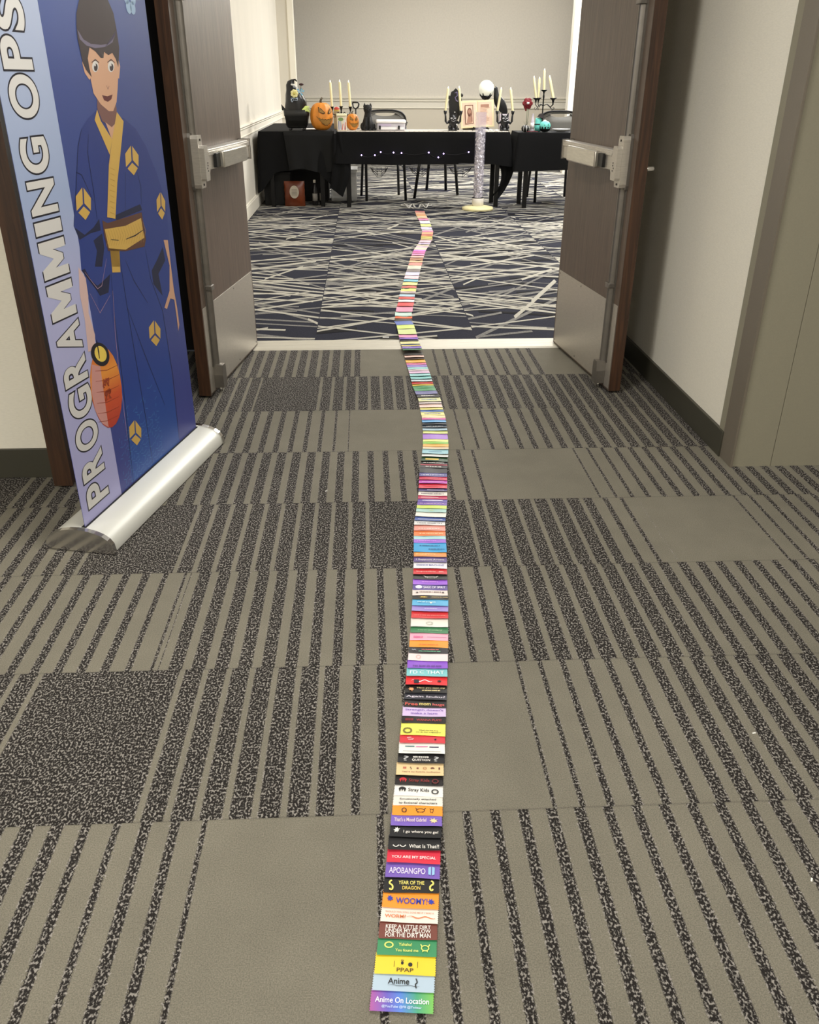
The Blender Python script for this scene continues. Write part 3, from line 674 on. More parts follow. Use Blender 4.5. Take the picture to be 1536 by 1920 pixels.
# (far edge row in the photograph, ribbon colour, [(lettering, colour, share of width, share of height, x, y)...])
RB = [
 (1860,(92,128,200),[('Anime On Location',(240,240,250),.84,.30,0,.08),('@YouTube @FB @Twitter',(200,220,250),.62,.16,0,-.27)]),
 (1828.5,(176,196,212),[('Anime',BLK,.34,.40,-.08,.12),('#wave',BLK,.5,.10,.0,-.16),('#brush',BLK,.07,.62,.20,.02)]),
 (1793,(238,206,50),[('PPAP',(90,70,20),.27,.22,0,-.26),('#bar',(90,70,20),.008,.34,-.18,.05),('#bar',(90,70,20),.008,.34,.2,.05),('#fruit',BLK,.07,.30,-.05,.17),('#disc',BLK,.07,.24,.08,.05)]),
 (1762,(58,140,92),[('Yahaha!',(226,232,120),.22,.20,-.03,.20),('You found me',(226,232,120),.38,.18,.0,-.18),('#ring',(226,232,120),.16,.42,-.30,.14),('#creature',(226,232,120),.18,.5,.30,.0)]),
 (1731,(116,62,50),[('KEEP A LITTLE DIRT',WHT,.76,.24,0,.28),('UNDER MY PILLOW',WHT,.76,.24,0,.02),('FOR THE DIRT MAN',WHT,.76,.30,0,-.27)]),
 (1704,(234,224,212),[('WOULD YOU STILL LOVE ME IF I WAS A',(222,160,130),.84,.13,0,.24),('WORM?',(226,126,70),.36,.25,-.24,-.08),('#wave',(226,118,50),.48,.22,.2,-.10)]),
 (1675,(244,150,46),[('WOOMY!',(38,58,170),.55,.42,.02,-.02),('#splat',(38,58,170),.13,.5,-.36,.1),('#splat',(38,58,170),.14,.5,.36,-.02)]),
 (1647,BLK,[('YEAR OF THE',(240,226,120),.46,.27,0,.20),('DRAGON',(230,200,90),.32,.25,0,-.18),('#curl',(240,226,120),.09,.72,-.36,0),('#curl_back',(240,226,120),.09,.72,.36,0)]),
 (1620.6,(120,92,180),[('APOBANGPO',(224,216,240),.66,.46,-.10,0),('#wings',(150,196,232),.12,.66,.34,.05)]),
 (1597.5,(214,48,70),[('YOU ARE MY SPECIAL',(248,226,226),.82,.24,0,-.02)]),
 (1574,BLK,[('What Is That?!',WHT,.56,.32,.18,-.20),('#lids',WHT,.24,.22,-.28,-.18)]),
 (1552.5,(22,22,25),[('I go where you go!',WHT,.66,.32,.10,-.05),('#splat',WHT,.13,.66,-.36,.1)]),
 (1532,(124,98,188),[("That's a Mood Gabriel",(236,216,220),.62,.40,-.12,.08),('#splat',(240,214,160),.2,.6,.33,0)]),
 (1512,(242,152,46),[('#ring',(90,60,30),.1,.5,-.26,0),('#creature',(90,60,30),.24,.5,.06,0),('#creature',(90,60,30),.09,.5,.28,0)]),
 (1493.4,(232,226,216),[('Emotionally attached',BLK,.72,.25,0,.16),('to fictional characters',BLK,.76,.23,0,-.24)]),
 (1473,(240,236,230),[('Stray Kids',BLK,.42,.45,0,.05),('#cap',BLK,.15,.55,-.33,.1),('#ring',(60,60,60),.15,.5,.33,-.02)]),
 (1454.7,(30,25,24),[('Stray Kids',(140,40,40),.42,.45,0,.0),('#cap',(190,40,50),.15,.55,-.33,.05),('#ring',(110,40,40),.14,.5,.33,-.02)]),
 (1433,(234,204,154),[("You're my favorite notification",(140,90,70),.80,.15,.02,-.22),('#bar',(190,110,90),.07,.18,-.32,.16),('#curl',(60,40,40),.05,.22,-.19,.14),('#splat',(110,40,40),.07,.2,-.05,.14),('#ring',(180,130,90),.08,.22,.10,.14),('#cap',(90,30,30),.08,.18,.26,.14),('#bar',(90,40,40),.03,.22,.40,.14)]),
 (1416,BLK,[('#lines',WHT,.34,.30,0,.2),('QUESTION',WHT,.38,.30,0,-.18),('?',(180,180,180),.11,.6,-.32,0),('?',(180,180,180),.11,.6,.32,0)]),
 (1397,(240,238,230),[('#bar',(40,110,120),.2,.10,-.26,.22),('#bar',(210,120,170),.25,.10,0,.2),('#bar',(40,30,80),.2,.10,.26,.16),('#bar',(60,56,60),.8,.03,0,-.32)]),
 (1382.7,(212,56,66),[('#curl',(240,200,200),.2,.4,-.26,.1),('#splat',BLK,.07,.36,.28,0)]),
 (1359,(236,230,104),[("What's the first thing",BLK,.42,.10,.12,-.10),('you do after a nightmare?',BLK,.54,.10,.12,-.26),('#ring',(120,112,50),.2,.5,-.34,-.14)]),
 (1344.5,(30,25,25),[('WANNA PLAY?',(180,60,66),.56,.32,.12,-.05),('#lines',(150,36,46),.18,.5,-.32,0)]),
 (1327,(214,192,230),[("Strength doesn't",(128,96,180),.86,.28,0,.2),('make a hero',(128,96,180),.60,.25,0,-.18)]),
 (1311.7,(30,26,26),[('Free',(226,96,80),.29,.4,-.31,-.1),('mom',(242,220,130),.26,.3,.0,-.1),('hugs',(226,104,100),.27,.42,.31,-.14)]),
 (1299.7,(52,52,60),[('Again Izuku?',(222,214,226),.9,.46,0,-.1)]),
 (1286,(24,22,20),[('Have you seen my',(240,220,160),.66,.26,.12,.18),('#lines',(240,220,160),.42,.24,.12,-.2),('#splat',(230,160,110),.16,.7,-.34,0)]),
 (1271,(224,50,54),[('#wave',(244,234,236),.5,.4,-.12,0),('#bar',(22,20,40),.12,.5,-.24,-.1),('#splat',(60,16,24),.12,.45,.3,0)]),
 (1256.7,(130,200,204),[("I'D \u2282 THAT",(240,250,250),.82,.5,0,.05)]),
 (1242.4,(144,90,206),[('#lines',(112,72,160),.72,.34,0,-.2)]),
 (1227.7,(240,222,222),[('#ring',(224,190,186),.12,.6,-.24,0)]),
 (1215,(36,34,38),[('#lines',(226,120,110),.44,.18,.05,.14),('#lines',(110,190,150),.56,.18,.04,-.18),('#wave',(150,150,160),.12,.3,-.36,.05)]),
 (1201,(242,156,50),[('#lines',(226,128,60),.5,.24,0,-.12)]),
 (1187,(246,176,196),[('#lines',(226,110,160),.24,.4,-.28,-.06),('#bar',(190,110,160),.5,.06,.2,-.04)]),
 (1176,(68,130,88),[('#lines',(150,196,150),.5,.22,-.05,0),('#creature',(170,200,160),.18,.3,.26,0)]),
 (1161,(234,232,222),[('#ring',(200,200,190),.2,.44,0,-.05)]),
 (1149,(214,56,60),[('#lines',(232,120,110),.84,.2,0,-.05)]),
 (1139,(160,140,210),[('#lines',(240,240,250),.34,.14,.02,.05)]),
 (1127,(92,176,220),[('#lines',(190,226,240),.5,.3,-.1,.1),('#disc',WHT,.06,.3,.02,-.05)]),
 (1118.5,(32,28,24),[('#splat',(226,190,90),.34,.4,-.18,0),('#lines',(200,170,110),.46,.3,.26,.05)]),
 (1107.5,(238,220,214),[('#lines',(90,70,70),.6,.3,0,.1),('#splat',(60,40,40),.1,.4,-.36,0),('#splat',(60,40,40),.1,.4,.36,0)]),
 (1096.5,(98,82,150),[('SAGE OF SPIRIT',(244,240,248),.62,.42,.12,0),('#disc',(230,230,240),.2,.66,-.32,.04)]),
 (1086.7,(160,96,216),[('#lines',(214,150,236),.46,.3,0,.05)]),
 (1077.3,(34,34,32),[('#creature',WHT,.5,.5,.02,0)]),
 (1067.4,(212,56,62),[('Impossible',(246,200,190),.56,.34,-.12,0),('#lines',(240,180,170),.14,.4,.32,0)]),
 (1056.5,(240,236,240),[('DANCE MACHINE',(110,120,180),.8,.3,0,.08)]),
 (1047,(104,88,144),[('I Support Artists',WHT,.84,.42,0,-.05)]),
 (1038,(226,150,80),[('Support',(250,232,150),.6,.34,-.14,0)]),
 (1020,(56,160,214),[('#lines',(30,90,140),.64,.16,0,.2),('#lines',(30,90,140),.5,.16,.2,-.2)]),
 (1012,(160,104,212),[('#lines',(214,150,236),.6,.3,-.1,0)]),(1005,(170,214,218),[]),(995,(236,130,70),[('#lines',(252,206,150),.74,.34,.05,-.05)]),
 (985,(232,160,146),[('#lines',(250,230,220),.7,.3,0,-.1)]),(978,(240,238,234),[('#lines',(90,90,90),.8,.26,0,0)]),(971.5,(84,104,170),[('#bar',(230,236,250),.8,.14,0,-.1)]),
 (963,(240,236,224),[]),(956,(170,208,200),[('#ring',(220,230,150),.14,.4,0,0)]),(949,(206,222,96),[]),(942.5,(122,88,176),[('#lines',(226,190,210),.8,.3,0,0)]),(936,(106,84,168),[('#bar',(236,230,250),.7,.2,0,0)]),
 (929.4,(196,56,96),[('#bar',(240,190,190),.6,.2,-.1,0)]),(921.7,(236,228,216),[('#lines',(120,110,120),.8,.4,0,0)]),(916.8,(76,70,120),[('#bar',(240,236,240),.6,.2,.1,0)]),(908.6,(212,48,72),[('#bar',(236,100,90),.5,.1,0,0)]),
 (902.6,(206,90,196),[('#bar',(240,190,240),.8,.2,0,0)]),(896,(204,50,86),[('#lines',(226,96,110),.8,.4,0,0)]),(888.4,(92,90,150),[('#lines',(220,222,240),.84,.34,0,-.1)]),(878.5,(24,22,22),[]),(872.5,(28,24,24),[('#lines',WHT,.6,.5,0,0)]),
 (870,(210,104,116),[]),(865.4,(26,24,24),[('#lines',WHT,.8,.5,0,0)]),(857.7,(38,72,40),[('#bar',(230,200,90),.5,.4,-.1,0)]),(852.8,(232,232,226),[]),(844.6,(160,206,216),[('#bar',(110,160,190),.5,.1,0,0)]),(839.7,(240,216,180),[]),
 (834,(244,184,80),[]),(828.8,(140,200,80),[]),(823.3,(232,236,140),[]),(813,(172,126,214),[]),(807.8,(228,232,150),[]),(803,(180,206,220),[]),(798,(30,50,66),[('#lines',WHT,.7,.5,0,0)]),(794,(22,34,44),[]),(789,(104,170,220),[]),
 (785,(232,110,180),[]),(779.6,(244,226,180),[]),(772.5,(240,234,150),[('#lines',(120,120,180),.7,.3,0,0)]),(768.3,(96,128,190),[]),(764,(238,230,140),[]),(758,(244,216,204),[]),(754.5,(236,222,220),[]),(747,(226,226,170),[('#lines',(90,130,180),.7,.3,0,0)]),
 (741,(30,24,30),[('#lines',WHT,.6,.4,0,0)]),(734,(110,110,160),[]),(728,(70,150,90),[]),(723,(62,144,84),[]),(719.8,(238,206,80),[]),(715.6,(206,60,50),[]),(711.4,(206,222,224),[]),
 (706.6,(150,214,210),[]),(701.8,(168,222,220),[]),(697,(232,196,224),[]),(693.4,(226,210,210),[]),(688.6,(158,210,208),[]),(683.8,(160,130,206),[]),(680,(232,130,170),[]),(674,(240,180,70),[]),
 (671,(70,40,30),[]),(667,(244,206,190),[]),(662,(50,44,40),[]),(658.7,(52,120,66),[]),(654,(130,104,190),[]),(651,(232,206,110),[]),(648.5,(70,90,120),[]),(643,(232,226,160),[]),(640,(32,28,40),[]),
 (636,(134,90,196),[]),(630.5,(230,150,190),[]),(621,(214,224,150),[]),(618,(130,128,124),[]),(610,(214,230,120),[]),(602,(96,116,184),[]),(597,(60,52,40),[]),(592.5,(232,100,40),[]),(585,(196,222,210),[]),(575,(240,150,176),[]),
 (567.5,(216,80,80),[]),(562.5,(240,228,226),[]),(557.5,(206,84,76),[]),(552.5,(170,200,214),[]),(549,(90,80,80),[]),(546,(230,200,200),[]),(540,(224,232,120),[]),(535,(200,100,90),[]),(529,(240,228,150),[]),(524,(130,190,206),[]),(517.5,(240,200,206),[]),
 (511,(206,206,230),[]),(505,(130,120,116),[]),(501,(236,220,200),[]),(497.5,(244,234,200),[]),(492,(226,140,130),[]),(487.5,(240,180,140),[]),(484,(200,150,120),[]),(480,(236,180,170),[]),(476,(226,150,190),[]),(472,(240,110,176),[]),(469,(220,140,220),[]),(465,(238,226,190),[]),(461,(226,190,200),[]),
 (458,(216,200,170),[]),(455,(226,200,236),[]),(450,(232,190,200),[]),(447,(240,200,130),[]),(444,(232,206,110),[]),(442,(236,160,120),[]),(440,(190,90,86),[]),(435,(240,160,120),[]),(432,(216,130,170),[]),(430,(240,236,230),[]),(425,(214,200,232),[]),(420,(226,232,140),[]),
 (414,(240,232,226),[]),(411,(236,150,200),[]),(409,(230,160,150),[]),(406,(240,220,180),[]),(402,(226,170,120),[]),(398,(236,190,160),[]),(395,(220,130,130),[])]
def ribbon_chain():
    root_at = gp(752, 1899)
    t = thing('ribbon_chain', 'very long chain of multicoloured printed badge ribbons running down the carpet through the doorway', 'ribbon', (root_at.x, root_at.y, 0))
    inv = Matrix.Translation(-Vector((root_at.x, root_at.y, 0)))
    E = sorted(EDGES)
    def mid(y):
        for a, c in zip(E, E[1:]):
            if a[0] <= y <= c[0]:
                k = (y-a[0])/(c[0]-a[0]); return ((a[1]+a[2])*.5*(1-k)+(c[1]+c[2])*.5*k, (a[2]-a[1])*(1-k)+(c[2]-c[1])*k)
        q = E[0] if y < E[0][0] else E[-1]; return ((q[1]+q[2])/2, q[2]-q[1])
    rest = MB(); rest.M = inv
    rr = random.Random(3); ends = [1899]+[r[0] for r in RB]
    wsum = 0
    LAB = {0: 'rainbow gradient ribbon at the near end of the chain'}
    for k, (yf, c, tx) in enumerate(RB):
        yn = ends[k]; mn, wn = mid(yn); mf, wf = mid(yf)
        lift = 0.004 if k < 8 else .006+.003*math.sin(k*.7)+(.004 if 9.0 > 0 and 632 < yf < 662 else 0)
        pn, pf = gp(mn, yn, .004), gp(mf, yf, .004)
        ln = (pf-pn).length
        # smooth heading
        ya, yb = min(1899, yn+14*(yn/1000)**2), max(392, yf-14*(yf/1000)**2)
        hd = (gp(mid(yb)[0], yb)-gp(mid(ya)[0], ya)); hd.z = 0; hd.normalize()
        if k < 30:
            hd = (hd*1.0+Vector((0.0, 1, 0))*.35).normalized()
        hd = (Matrix.Rotation(rr.uniform(-.02, .02)*(1 if k > 3 else .3), 3, 'Z') @ hd)
        if yf in (597, 602): hd = Matrix.Rotation(.10, 3, 'Z') @ hd
        sd = Vector((hd.y, -hd.x, 0)); W = .1016*.5*(1.0 if k < 110 else 1.02)
        over = .007
        L = ln+over
        far_ribbon = k >= 99
        b = rest if far_ribbon else MB()
        if not far_ribbon: b.M = inv
        zn, zf = lift+.0012, lift-.0022
        if 9.0 and 3.9 > 99: pass
        # over the metal threshold the chain rides a little higher
        if 4.3 < pn.y < 4.7: zn += .007; zf += .007
        col = srgb_m(c)
        if k == 0:
            col = bpy.data.materials.new('rainbow_ribbon'); col.use_nodes = True; nt = col.node_tree
            tc = nt.nodes.new('ShaderNodeTexCoord'); sx_ = nt.nodes.new('ShaderNodeSeparateXYZ'); mr = nt.nodes.new('ShaderNodeMapRange'); cr = nt.nodes.new('ShaderNodeValToRGB')
            nt.links.new(tc.outputs['Object'], sx_.inputs[0]); nt.links.new(sx_.outputs[0], mr.inputs[0]); mr.inputs['From Min'].default_value = -.052; mr.inputs['From Max'].default_value = .052
            nt.links.new(mr.outputs[0], cr.inputs[0]); nt.links.new(cr.outputs[0], nt.nodes['Principled BSDF'].inputs['Base Color'])
            el = cr.color_ramp.elements; el[0].color = rgb((176, 84, 150)); el[1].color = rgb((120, 190, 84)); e = el.new(.3); e.color = rgb((104, 92, 190)); e = el.new(.5); e.color = rgb((84, 130, 212)); e = el.new(.75); e.color = rgb((70, 160, 120))
        def pt(u, v, dz=0):     # u across -1..1 (half width), v metres from the near edge
            q = pn+hd*v+sd*(u*W); z = zn+(zf-zn)*(v/L)+.0006*math.sin(3.0*u+k)*(0 if k < 2 else 1)+dz
            return (q.x, q.y, z)
        nt_ = max(2, int(L/.0042)) if k < 48 else 2
        left, right = [], []
        for j in range(nt_*2+1):
            v = L*j/(nt_*2); dpt = (.035 if j % 2 else 0) if k < 48 else 0
            left.append((-1+dpt, v)); right.append((1-dpt, v))
        nx = 6
        for j in range(len(left)-1):
            rows = []
            for jj in (j, j+1):
                l, r_ = left[jj][0], right[jj][0]
                rows.append([pt(l+(r_-l)*i/nx, left[jj][1]) for i in range(nx+1)])
            b.grid(rows, col, smooth=False)
        if not far_ribbon or k < 110:
            for s_, tc_, ww, hh, ux, uy in tx:
                mcol = mat('ribbon_ink_%d_%d_%d' % tc_, tc_, .5)
                c0 = Vector(pt(ux*2, ln*(.5+uy), .0012)); c0.z = zn+(zf-zn)*(.5+uy)+.0016; slope = (zf-zn)/L
                hx = Vector((hd.x, hd.y, slope))
                mtx = Matrix(((sd.x, hx.x, 0, c0.x), (sd.y, hx.y, 0, c0.y), (0, hx.z, 1, c0.z), (0, 0, 0, 1)))
                if s_.startswith('#'): b.icon(s_[1:], mcol, mtx, 2*W*ww, ln*hh, k)
                else: b.text(s_, mcol, mtx, w=2*W*ww, h=ln*hh, bold=.012)
        if not far_ribbon:
            o = b.build('badge_ribbon', t, keepn=True)
            big = [s_ for s_, _, _, _, _, _ in tx if len(s_) > 5]
            if k == 0: o['label'] = LAB[0]
            if k == 0:       # gradient runs across: shift so that object x is centred
                pass
    rest.build('badge_ribbon', t, keepn=True, kind='stuff')
    print('ribbons', len(RB))
    # looped cord with clips at the far end
    e = gp(786, 391)
    b = MB(); b.M = inv; cord = mat('grey_white_cord', (196, 192, 184), .6)
    for sg in (-1, 1):
        pts = []
        for j in range(13):
            a = j/12; pts.append((e.x+sg*(.02+.12*a)-(0.02), e.y+.03+.10*a+(.10*math.sin(a*7)), .008+.02*math.sin(a*5)**2))
        b.tube(pts, .007, cord)
        c = pts[-1]; b.tube([(c[0]+.035*math.cos(q), c[1]+.06*math.sin(q), .012) for q in [2*math.pi*i/12 for i in range(13)]], .006, cord)
    b.tube([(e.x-.05, e.y+.02, .01), (e.x-.06, e.y+.12, .03), (e.x-.09, e.y+.2, .01), (e.x-.12, e.y+.1, .01), (e.x-.07, e.y-.04, .01)], .007, cord)
    b.build('lanyard_cord', t, label='white and grey looped cord with clips')
ribbon_chain()

# ------------------------------------------------------------------ tables in the ballroom
ZT = .775
def folding_table(label, x0, x1, y0, y1, group='black-clothed folding tables'):
    cx_, cy_ = (x0+x1)/2, (y0+y1)/2
    t = thing('folding_table', label, 'table', (cx_, cy_, 0), 0, group)
    hx, hy = (x1-x0)/2, (y1-y0)/2
    b = MB(); b.box((-hx, -hy, ZT-.032), (hx, hy, ZT-.004), mat('table_laminate', (60, 52, 46), .5), .004); b.box((-hx+.05, -hy+.05, ZT-.06), (hx-.05, hy-.05, ZT-.032), blackmetal); b.build('tabletop', t)
    for sx_ in (-1, 1):
        for sy_ in (-1, 1):
            b = MB(); lx, ly = sx_*(hx-.11), sy_*(hy-.045)
            b.box((lx-.024, ly-.02, .0), (lx+.024, ly+.02, ZT-.05), blackmetal, .004); b.build('leg', t)
        b = MB(); b.box((sx_*(hx-.11)-.012, -hy+.05, .62), (sx_*(hx-.11)+.012, hy-.05, .65), blackmetal); b.build('leg_brace', t)
    return t
def table_cloth(label, x0, x1, y0, y1, hem, seed=1, corner=.16, tails=(), folds=9, amp=.014, group='black table linens'):
    cx_, cy_ = (x0+x1)/2, (y0+y1)/2; hx, hy = (x1-x0)/2+.006, (y1-y0)/2+.006
    b = MB(); rr = random.Random(seed); per = []
    nx, ny = max(8, int((x1-x0)/.035)), max(6, int((y1-y0)/.035))
    for k in range(nx): per.append((-hx+2*hx*k/nx, -hy, 0, -1))
    for k in range(ny): per.append((hx, -hy+2*hy*k/ny, 1, 0))
    for k in range(nx): per.append((hx-2*hx*k/nx, hy, 0, 1))
    for k in range(ny): per.append((-hx, hy-2*hy*k/ny, -1, 0))
    p1, p2 = rr.uniform(0, 6), rr.uniform(0, 6)
    rows = []
    NV = 9
    cs = [(-hx, -hy), (hx, -hy), (hx, hy), (-hx, hy)]
    for j in range(NV+1):
        t_ = j/NV; row = []
        for i, (x, y, nx_, ny_) in enumerate(per):
            dc = min(math.hypot(x-c[0], y-c[1]) for c in cs); ci = min(range(4), key=lambda q: math.hypot(x-cs[q][0], y-cs[q][1]))
            cn = math.exp(-(dc/.10)**2)
            s = x*folds+y*folds*1.3
            wv = (math.sin(s+p1)+.6*math.sin(2.3*s+p2))*amp*t_
            drop = (ZT-hem)*(1+.03*math.sin(s*.7+p2))+cn*(tails[ci] if tails else corner)
            out = .010+wv+.03*t_*cn+.012*t_
            ox, oy = nx_, ny_
            if dc < .10:
                c = cs[ci]; ox, oy = c[0]/abs(c[0])*.7*cn+nx_*(1-cn), c[1]/abs(c[1])*.7*cn+ny_*(1-cn)
            z = ZT+.003-drop*t_
            if j == 0: out = 0; z = ZT+.006
            row.append((x+ox*out, y+oy*out, max(z, .012)))
        rows.append(row)
    b.grid(rows, cloth_black, close_u=True)
    b.face([(x, y, ZT+.006) for x, y, _, _ in per], cloth_black)
    o = b.build('tablecloth', loc=(cx_, cy_, 0), keepn=False)
    o['label'] = label; o['category'] = 'tablecloth'; o['group'] = group
    return o
LX0, LX1 = -1.16, -.375
folding_table('folding table under black linen, lengthwise along the left wall', LX0+.01, LX1, 10.05, 11.90)
folding_table('centre folding table behind the cylinder stand', -.30, 1.585, 10.00, 10.46)
folding_table('right-hand folding table partly behind the open right door', 1.675, 3.48, 9.90, 10.36)
table_cloth('plain black cloth over the left table by the wall, hanging over dark boxes', LX0+.01, LX1, 10.05, 11.90, .38, 3, tails=(.22, .20, .1, .1), folds=7)
table_cloth('long black cloth on the centre table with tiny purple lights', -.30, 1.585, 10.00, 10.46, .455, 5, tails=(.0, .02, .1, .1), folds=6, amp=.012)
table_cloth('black cloth on the right table, hanging lower than its neighbour', 1.675, 3.48, 9.90, 10.36, .395, 8, tails=(.0, .0, .05, .05), folds=4, amp=.007)
# an upper cloth swag hanging off the front of the left table
def swag():
    b = MB(); x0, x1 = at(534, 300, 10.0).x, at(628, 300, 10.0).x; rows = []
    for j in range(9):
        t_ = j/8; rows.append([(x0+(x1-x0)*(i/14)*(1-.02*t_)+.045*t_*(1-i/14), 10.012-.012*t_-.012*math.sin(i*1.1)*t_-.006*math.sin(i*.5), ZT+.008-(ZT-.38)*t_+.02*math.sin(i*.45)*t_) for i in range(15)])
    rows.insert(0, [(p[0], 10.06, ZT+.010) for p in rows[0]])
    b.grid(rows, mat('black_cloth_swag', (12, 12, 12), .8, spec=.3)); o = b.build('table_runner', keepn=True); o['label'] = 'creased black runner hanging over the front end of the left table'; o['category'] = 'cloth'
    b = MB(); z0 = .30          # loose corner that trails between the two tables
    a = at(630, 250, 9.98); rows = []
    for j in range(10):
        t_ = j/9; wd = .16*(1-abs(t_-.6)*.9)
        rows.append([(a.x-.02+(i/8-.15)*wd*1.3-.10*max(0, t_-.6), 9.972-.01*math.sin(i*1.4), ZT-.01-(.60+.1*(i/8-.5))*t_) for i in range(9)])
    b.grid(rows, cloth_black); o = b.build('cloth_corner', keepn=True); o['label'] = 'loose black cloth corner trailing between the left and centre tables'; o['category'] = 'cloth'
    b = MB(); rows = []
    a = at(944, 318, 10.0); q = at(927, 372, 10.0)
    for j in range(9):
        t_ = j/8; wd = .17*(1-.55*t_)
        rows.append([(a.x+.02-.10*t_*t_+(i/8-.5)*wd+.05*math.sin(t_*3), 10.02+.02*math.sin(i*1.7+t_), .50-.36*t_-.05*(1-i/8)*t_+.05*math.sin(i*.8)*t_) for i in range(9)])
    b.grid(rows, cloth_black); o = b.build('cloth_corner', keepn=True); o['label'] = 'twisted black cloth end dangling between the centre and right tables'; o['category'] = 'cloth'
swag()
# lace runner on the centre table
def lace():
    m = mat('white_lace', (236, 230, 218), .8); b = MB(); rows = []
    x0, x1 = -.295, 1.57
    n = 70
    b.box((x0, 10.0, ZT+.007), (x1, 10.40, ZT+.011), m)
    for k in range(n):
        x = x0+(x1-x0)*k/n; b.face([(x+.004, 9.992, ZT+.011), (x+.020, 9.992, ZT+.011), (x+.022, 10.0, ZT+.011), (x+.002, 10.0, ZT+.011)], m)
        if k % 2: b.box((x, 10.02, ZT+.011), (x+.018, 10.03, ZT+.013), mat('lace_grey_thread', (190, 186, 176), .9))
    for k in range(6): b.box((x0, 10.06+k*.05, ZT+.011), (x1, 10.068+k*.05, ZT+.0125), mat('lace_grey_thread', (190, 186, 176), .9))  # greyer thread rows of the lace
    o = b.build('lace_runner', keepn=True); o['label'] = 'white lace runner laid along the centre table'; o['category'] = 'table runner'
    # scalloped web lace hanging under the hem
    b = MB(); thr = mat('black_web_thread', (16, 14, 18), .7)
    zc = at(750, 319, 10.04).z
    for x0, x1 in ((at(695, 320, 10.05).x, at(727, 320, 10.05).x), (at(768, 320, 10.05).x, at(806, 320, 10.05).x), (at(842, 320, 10.05).x, at(884, 320, 10.05).x)):
        for q in range(3):
            pts = [(x0+(x1-x0)*i/8, 10.03, zc+.03-(.035+.03*q)*math.sin(math.pi*i/8)-.012*abs(math.sin(i*1.57))) for i in range(9)]; b.tube(pts, .003, thr, n=5)
        for i in (1, 3, 5, 7): b.tube([(x0+(x1-x0)*i/8, 10.03, zc+.03), (x0+(x1-x0)*(.5+(i/8-.5)*.9), 10.03, zc-.065*math.sin(math.pi*i/8))], .0025, thr, n=5)
    o = b.build('web_trim'); o['label'] = 'black cobweb lace drooping under the centre table hem'; o['category'] = 'decoration'
    # fairy lights
    t = thing('fairy_lights', 'string of tiny purple-white lights across the front of the centre cloth', 'string lights', (at(678, 291, 9.96).x, 9.965, at(678, 291, 9.96).z))
    inv = Matrix.Translation(-t.location); dots = [(678,291),(703,291),(714,285),(738,286),(753,287),(804,286),(822,295),(832,288),(879,285)]
    P = [at(x, y, 9.955) for x, y in dots]
    b = MB(); b.M = inv; pts = []
    for a, c in zip(P, P[1:]):
        for i in range(4): q = a.lerp(c, i/4); pts.append((q.x, 9.962, q.z-.02*math.sin(math.pi*i/4)))
    pts.append(tuple(P[-1])); b.tube(pts, .0018, thr, n=5); b.build('wire', t)
    g = mat('violet_led', (196, 170, 255), .4, emit=14)
    for p in P: b = MB(); b.M = inv; b.ball((p.x, 9.952, p.z), .0062, g, n=8); b.build('bulb', t)
lace()

# ------------------------------------------------------------------ chairs behind the tables
def chair(label, x, y, rz, first=None):
    if first: return dup(first, (x, y, 0), rz, label)
    t = thing('stacking_chair', label, 'chair', (x, y, 0), rz, 'grey-backed chairs behind the tables')
    shell = mat('grey_chair_shell', (120, 118, 112), .55, noise=(200, .08)); fr = mat('dark_chair_frame', (40, 40, 42), .4, .5)
    # chair faces -y (towards the camera), back at +y
    b = MB(); rows = []
    for j in range(7):
        v = j/6; rows.append([((-.23+.46*i/8), -.21+.42*v, .455+.012*math.cos(i/8*math.pi*2)-.02*math.sin(v*math.pi)) for i in range(9)])
    b.grid(rows, shell); b.box((-.215, -.2, .432), (.215, .2, .445), fr, .004); b.build('seat', t)
    b = MB(); n = 20      # rounded back with a hand slot near the top
    def bp(u, z): return (u, .235+.05*(z-.6)-.05*(1-(u/.24)**2)*.6, z)
    out = []
    for k in range(n+1):
        a = math.pi*k/n; out.append((-.24*math.copysign(abs(math.cos(a))**.55, math.cos(a)), .85+.125*math.sin(a)**.8))
    slot = [(-.115*math.cos(math.pi*k/n), .888-(.022 if 0 else 0)) for k in range(n+1)]
    slt = [(-.115*math.cos(math.pi*k/n), .942-.030*math.sin(math.pi*k/n)) for k in range(n+1)]
    tpl = [(-.115*math.cos(math.pi*k/n), .942+.006*math.sin(math.pi*k/n)) for k in range(n+1)]
    bot = [(-.215*math.cos(math.pi*k/n), .56-.01*math.sin(math.pi*k/n)) for k in range(n+1)]
    b.grid([[bp(*q) for q in tpl], [bp(*q) for q in out]], shell)
    b.grid([[bp(*q) for q in bot], [bp(a[0]*1.05, .75) for a in bot], [bp(q[0]*.5+s_[0]*.5*1.7, .85) for q, s_ in zip(slt, out)], [bp(*q) for q in slt]], shell)
    for side in (0, -1):
        b.grid([[bp(*slt[side]), bp(*tpl[side])], [bp(slt[side][0]*1.6, .85), bp(*out[side])]], shell)
    bk = b.build('backrest', t, keepn=False)
    sol = bk.modifiers.new('thickness', 'SOLIDIFY'); sol.thickness = .012
    b = MB(); b.tube([bp(q[0], q[1]) for q in out], .010, fr, n=6); b.build('back_rim', bk, label='dark rim of the chair back')
    for sx_ in (-1, 1):
        b = MB(); b.tube([(sx_*.215, -.19, .44), (sx_*.235, -.25, .0)], .016, fr); b.build('leg', t)
        b = MB(); b.tube([(sx_*.235, .245, .80), (sx_*.225, .21, .46), (sx_*.235, .29, .0)], .016, fr); b.build('leg', t)
    return t
c0 = chair('grey plastic chair behind the centre table, next to the black cat', at(717, 250, 10.86).x, 10.86, math.pi+.12)
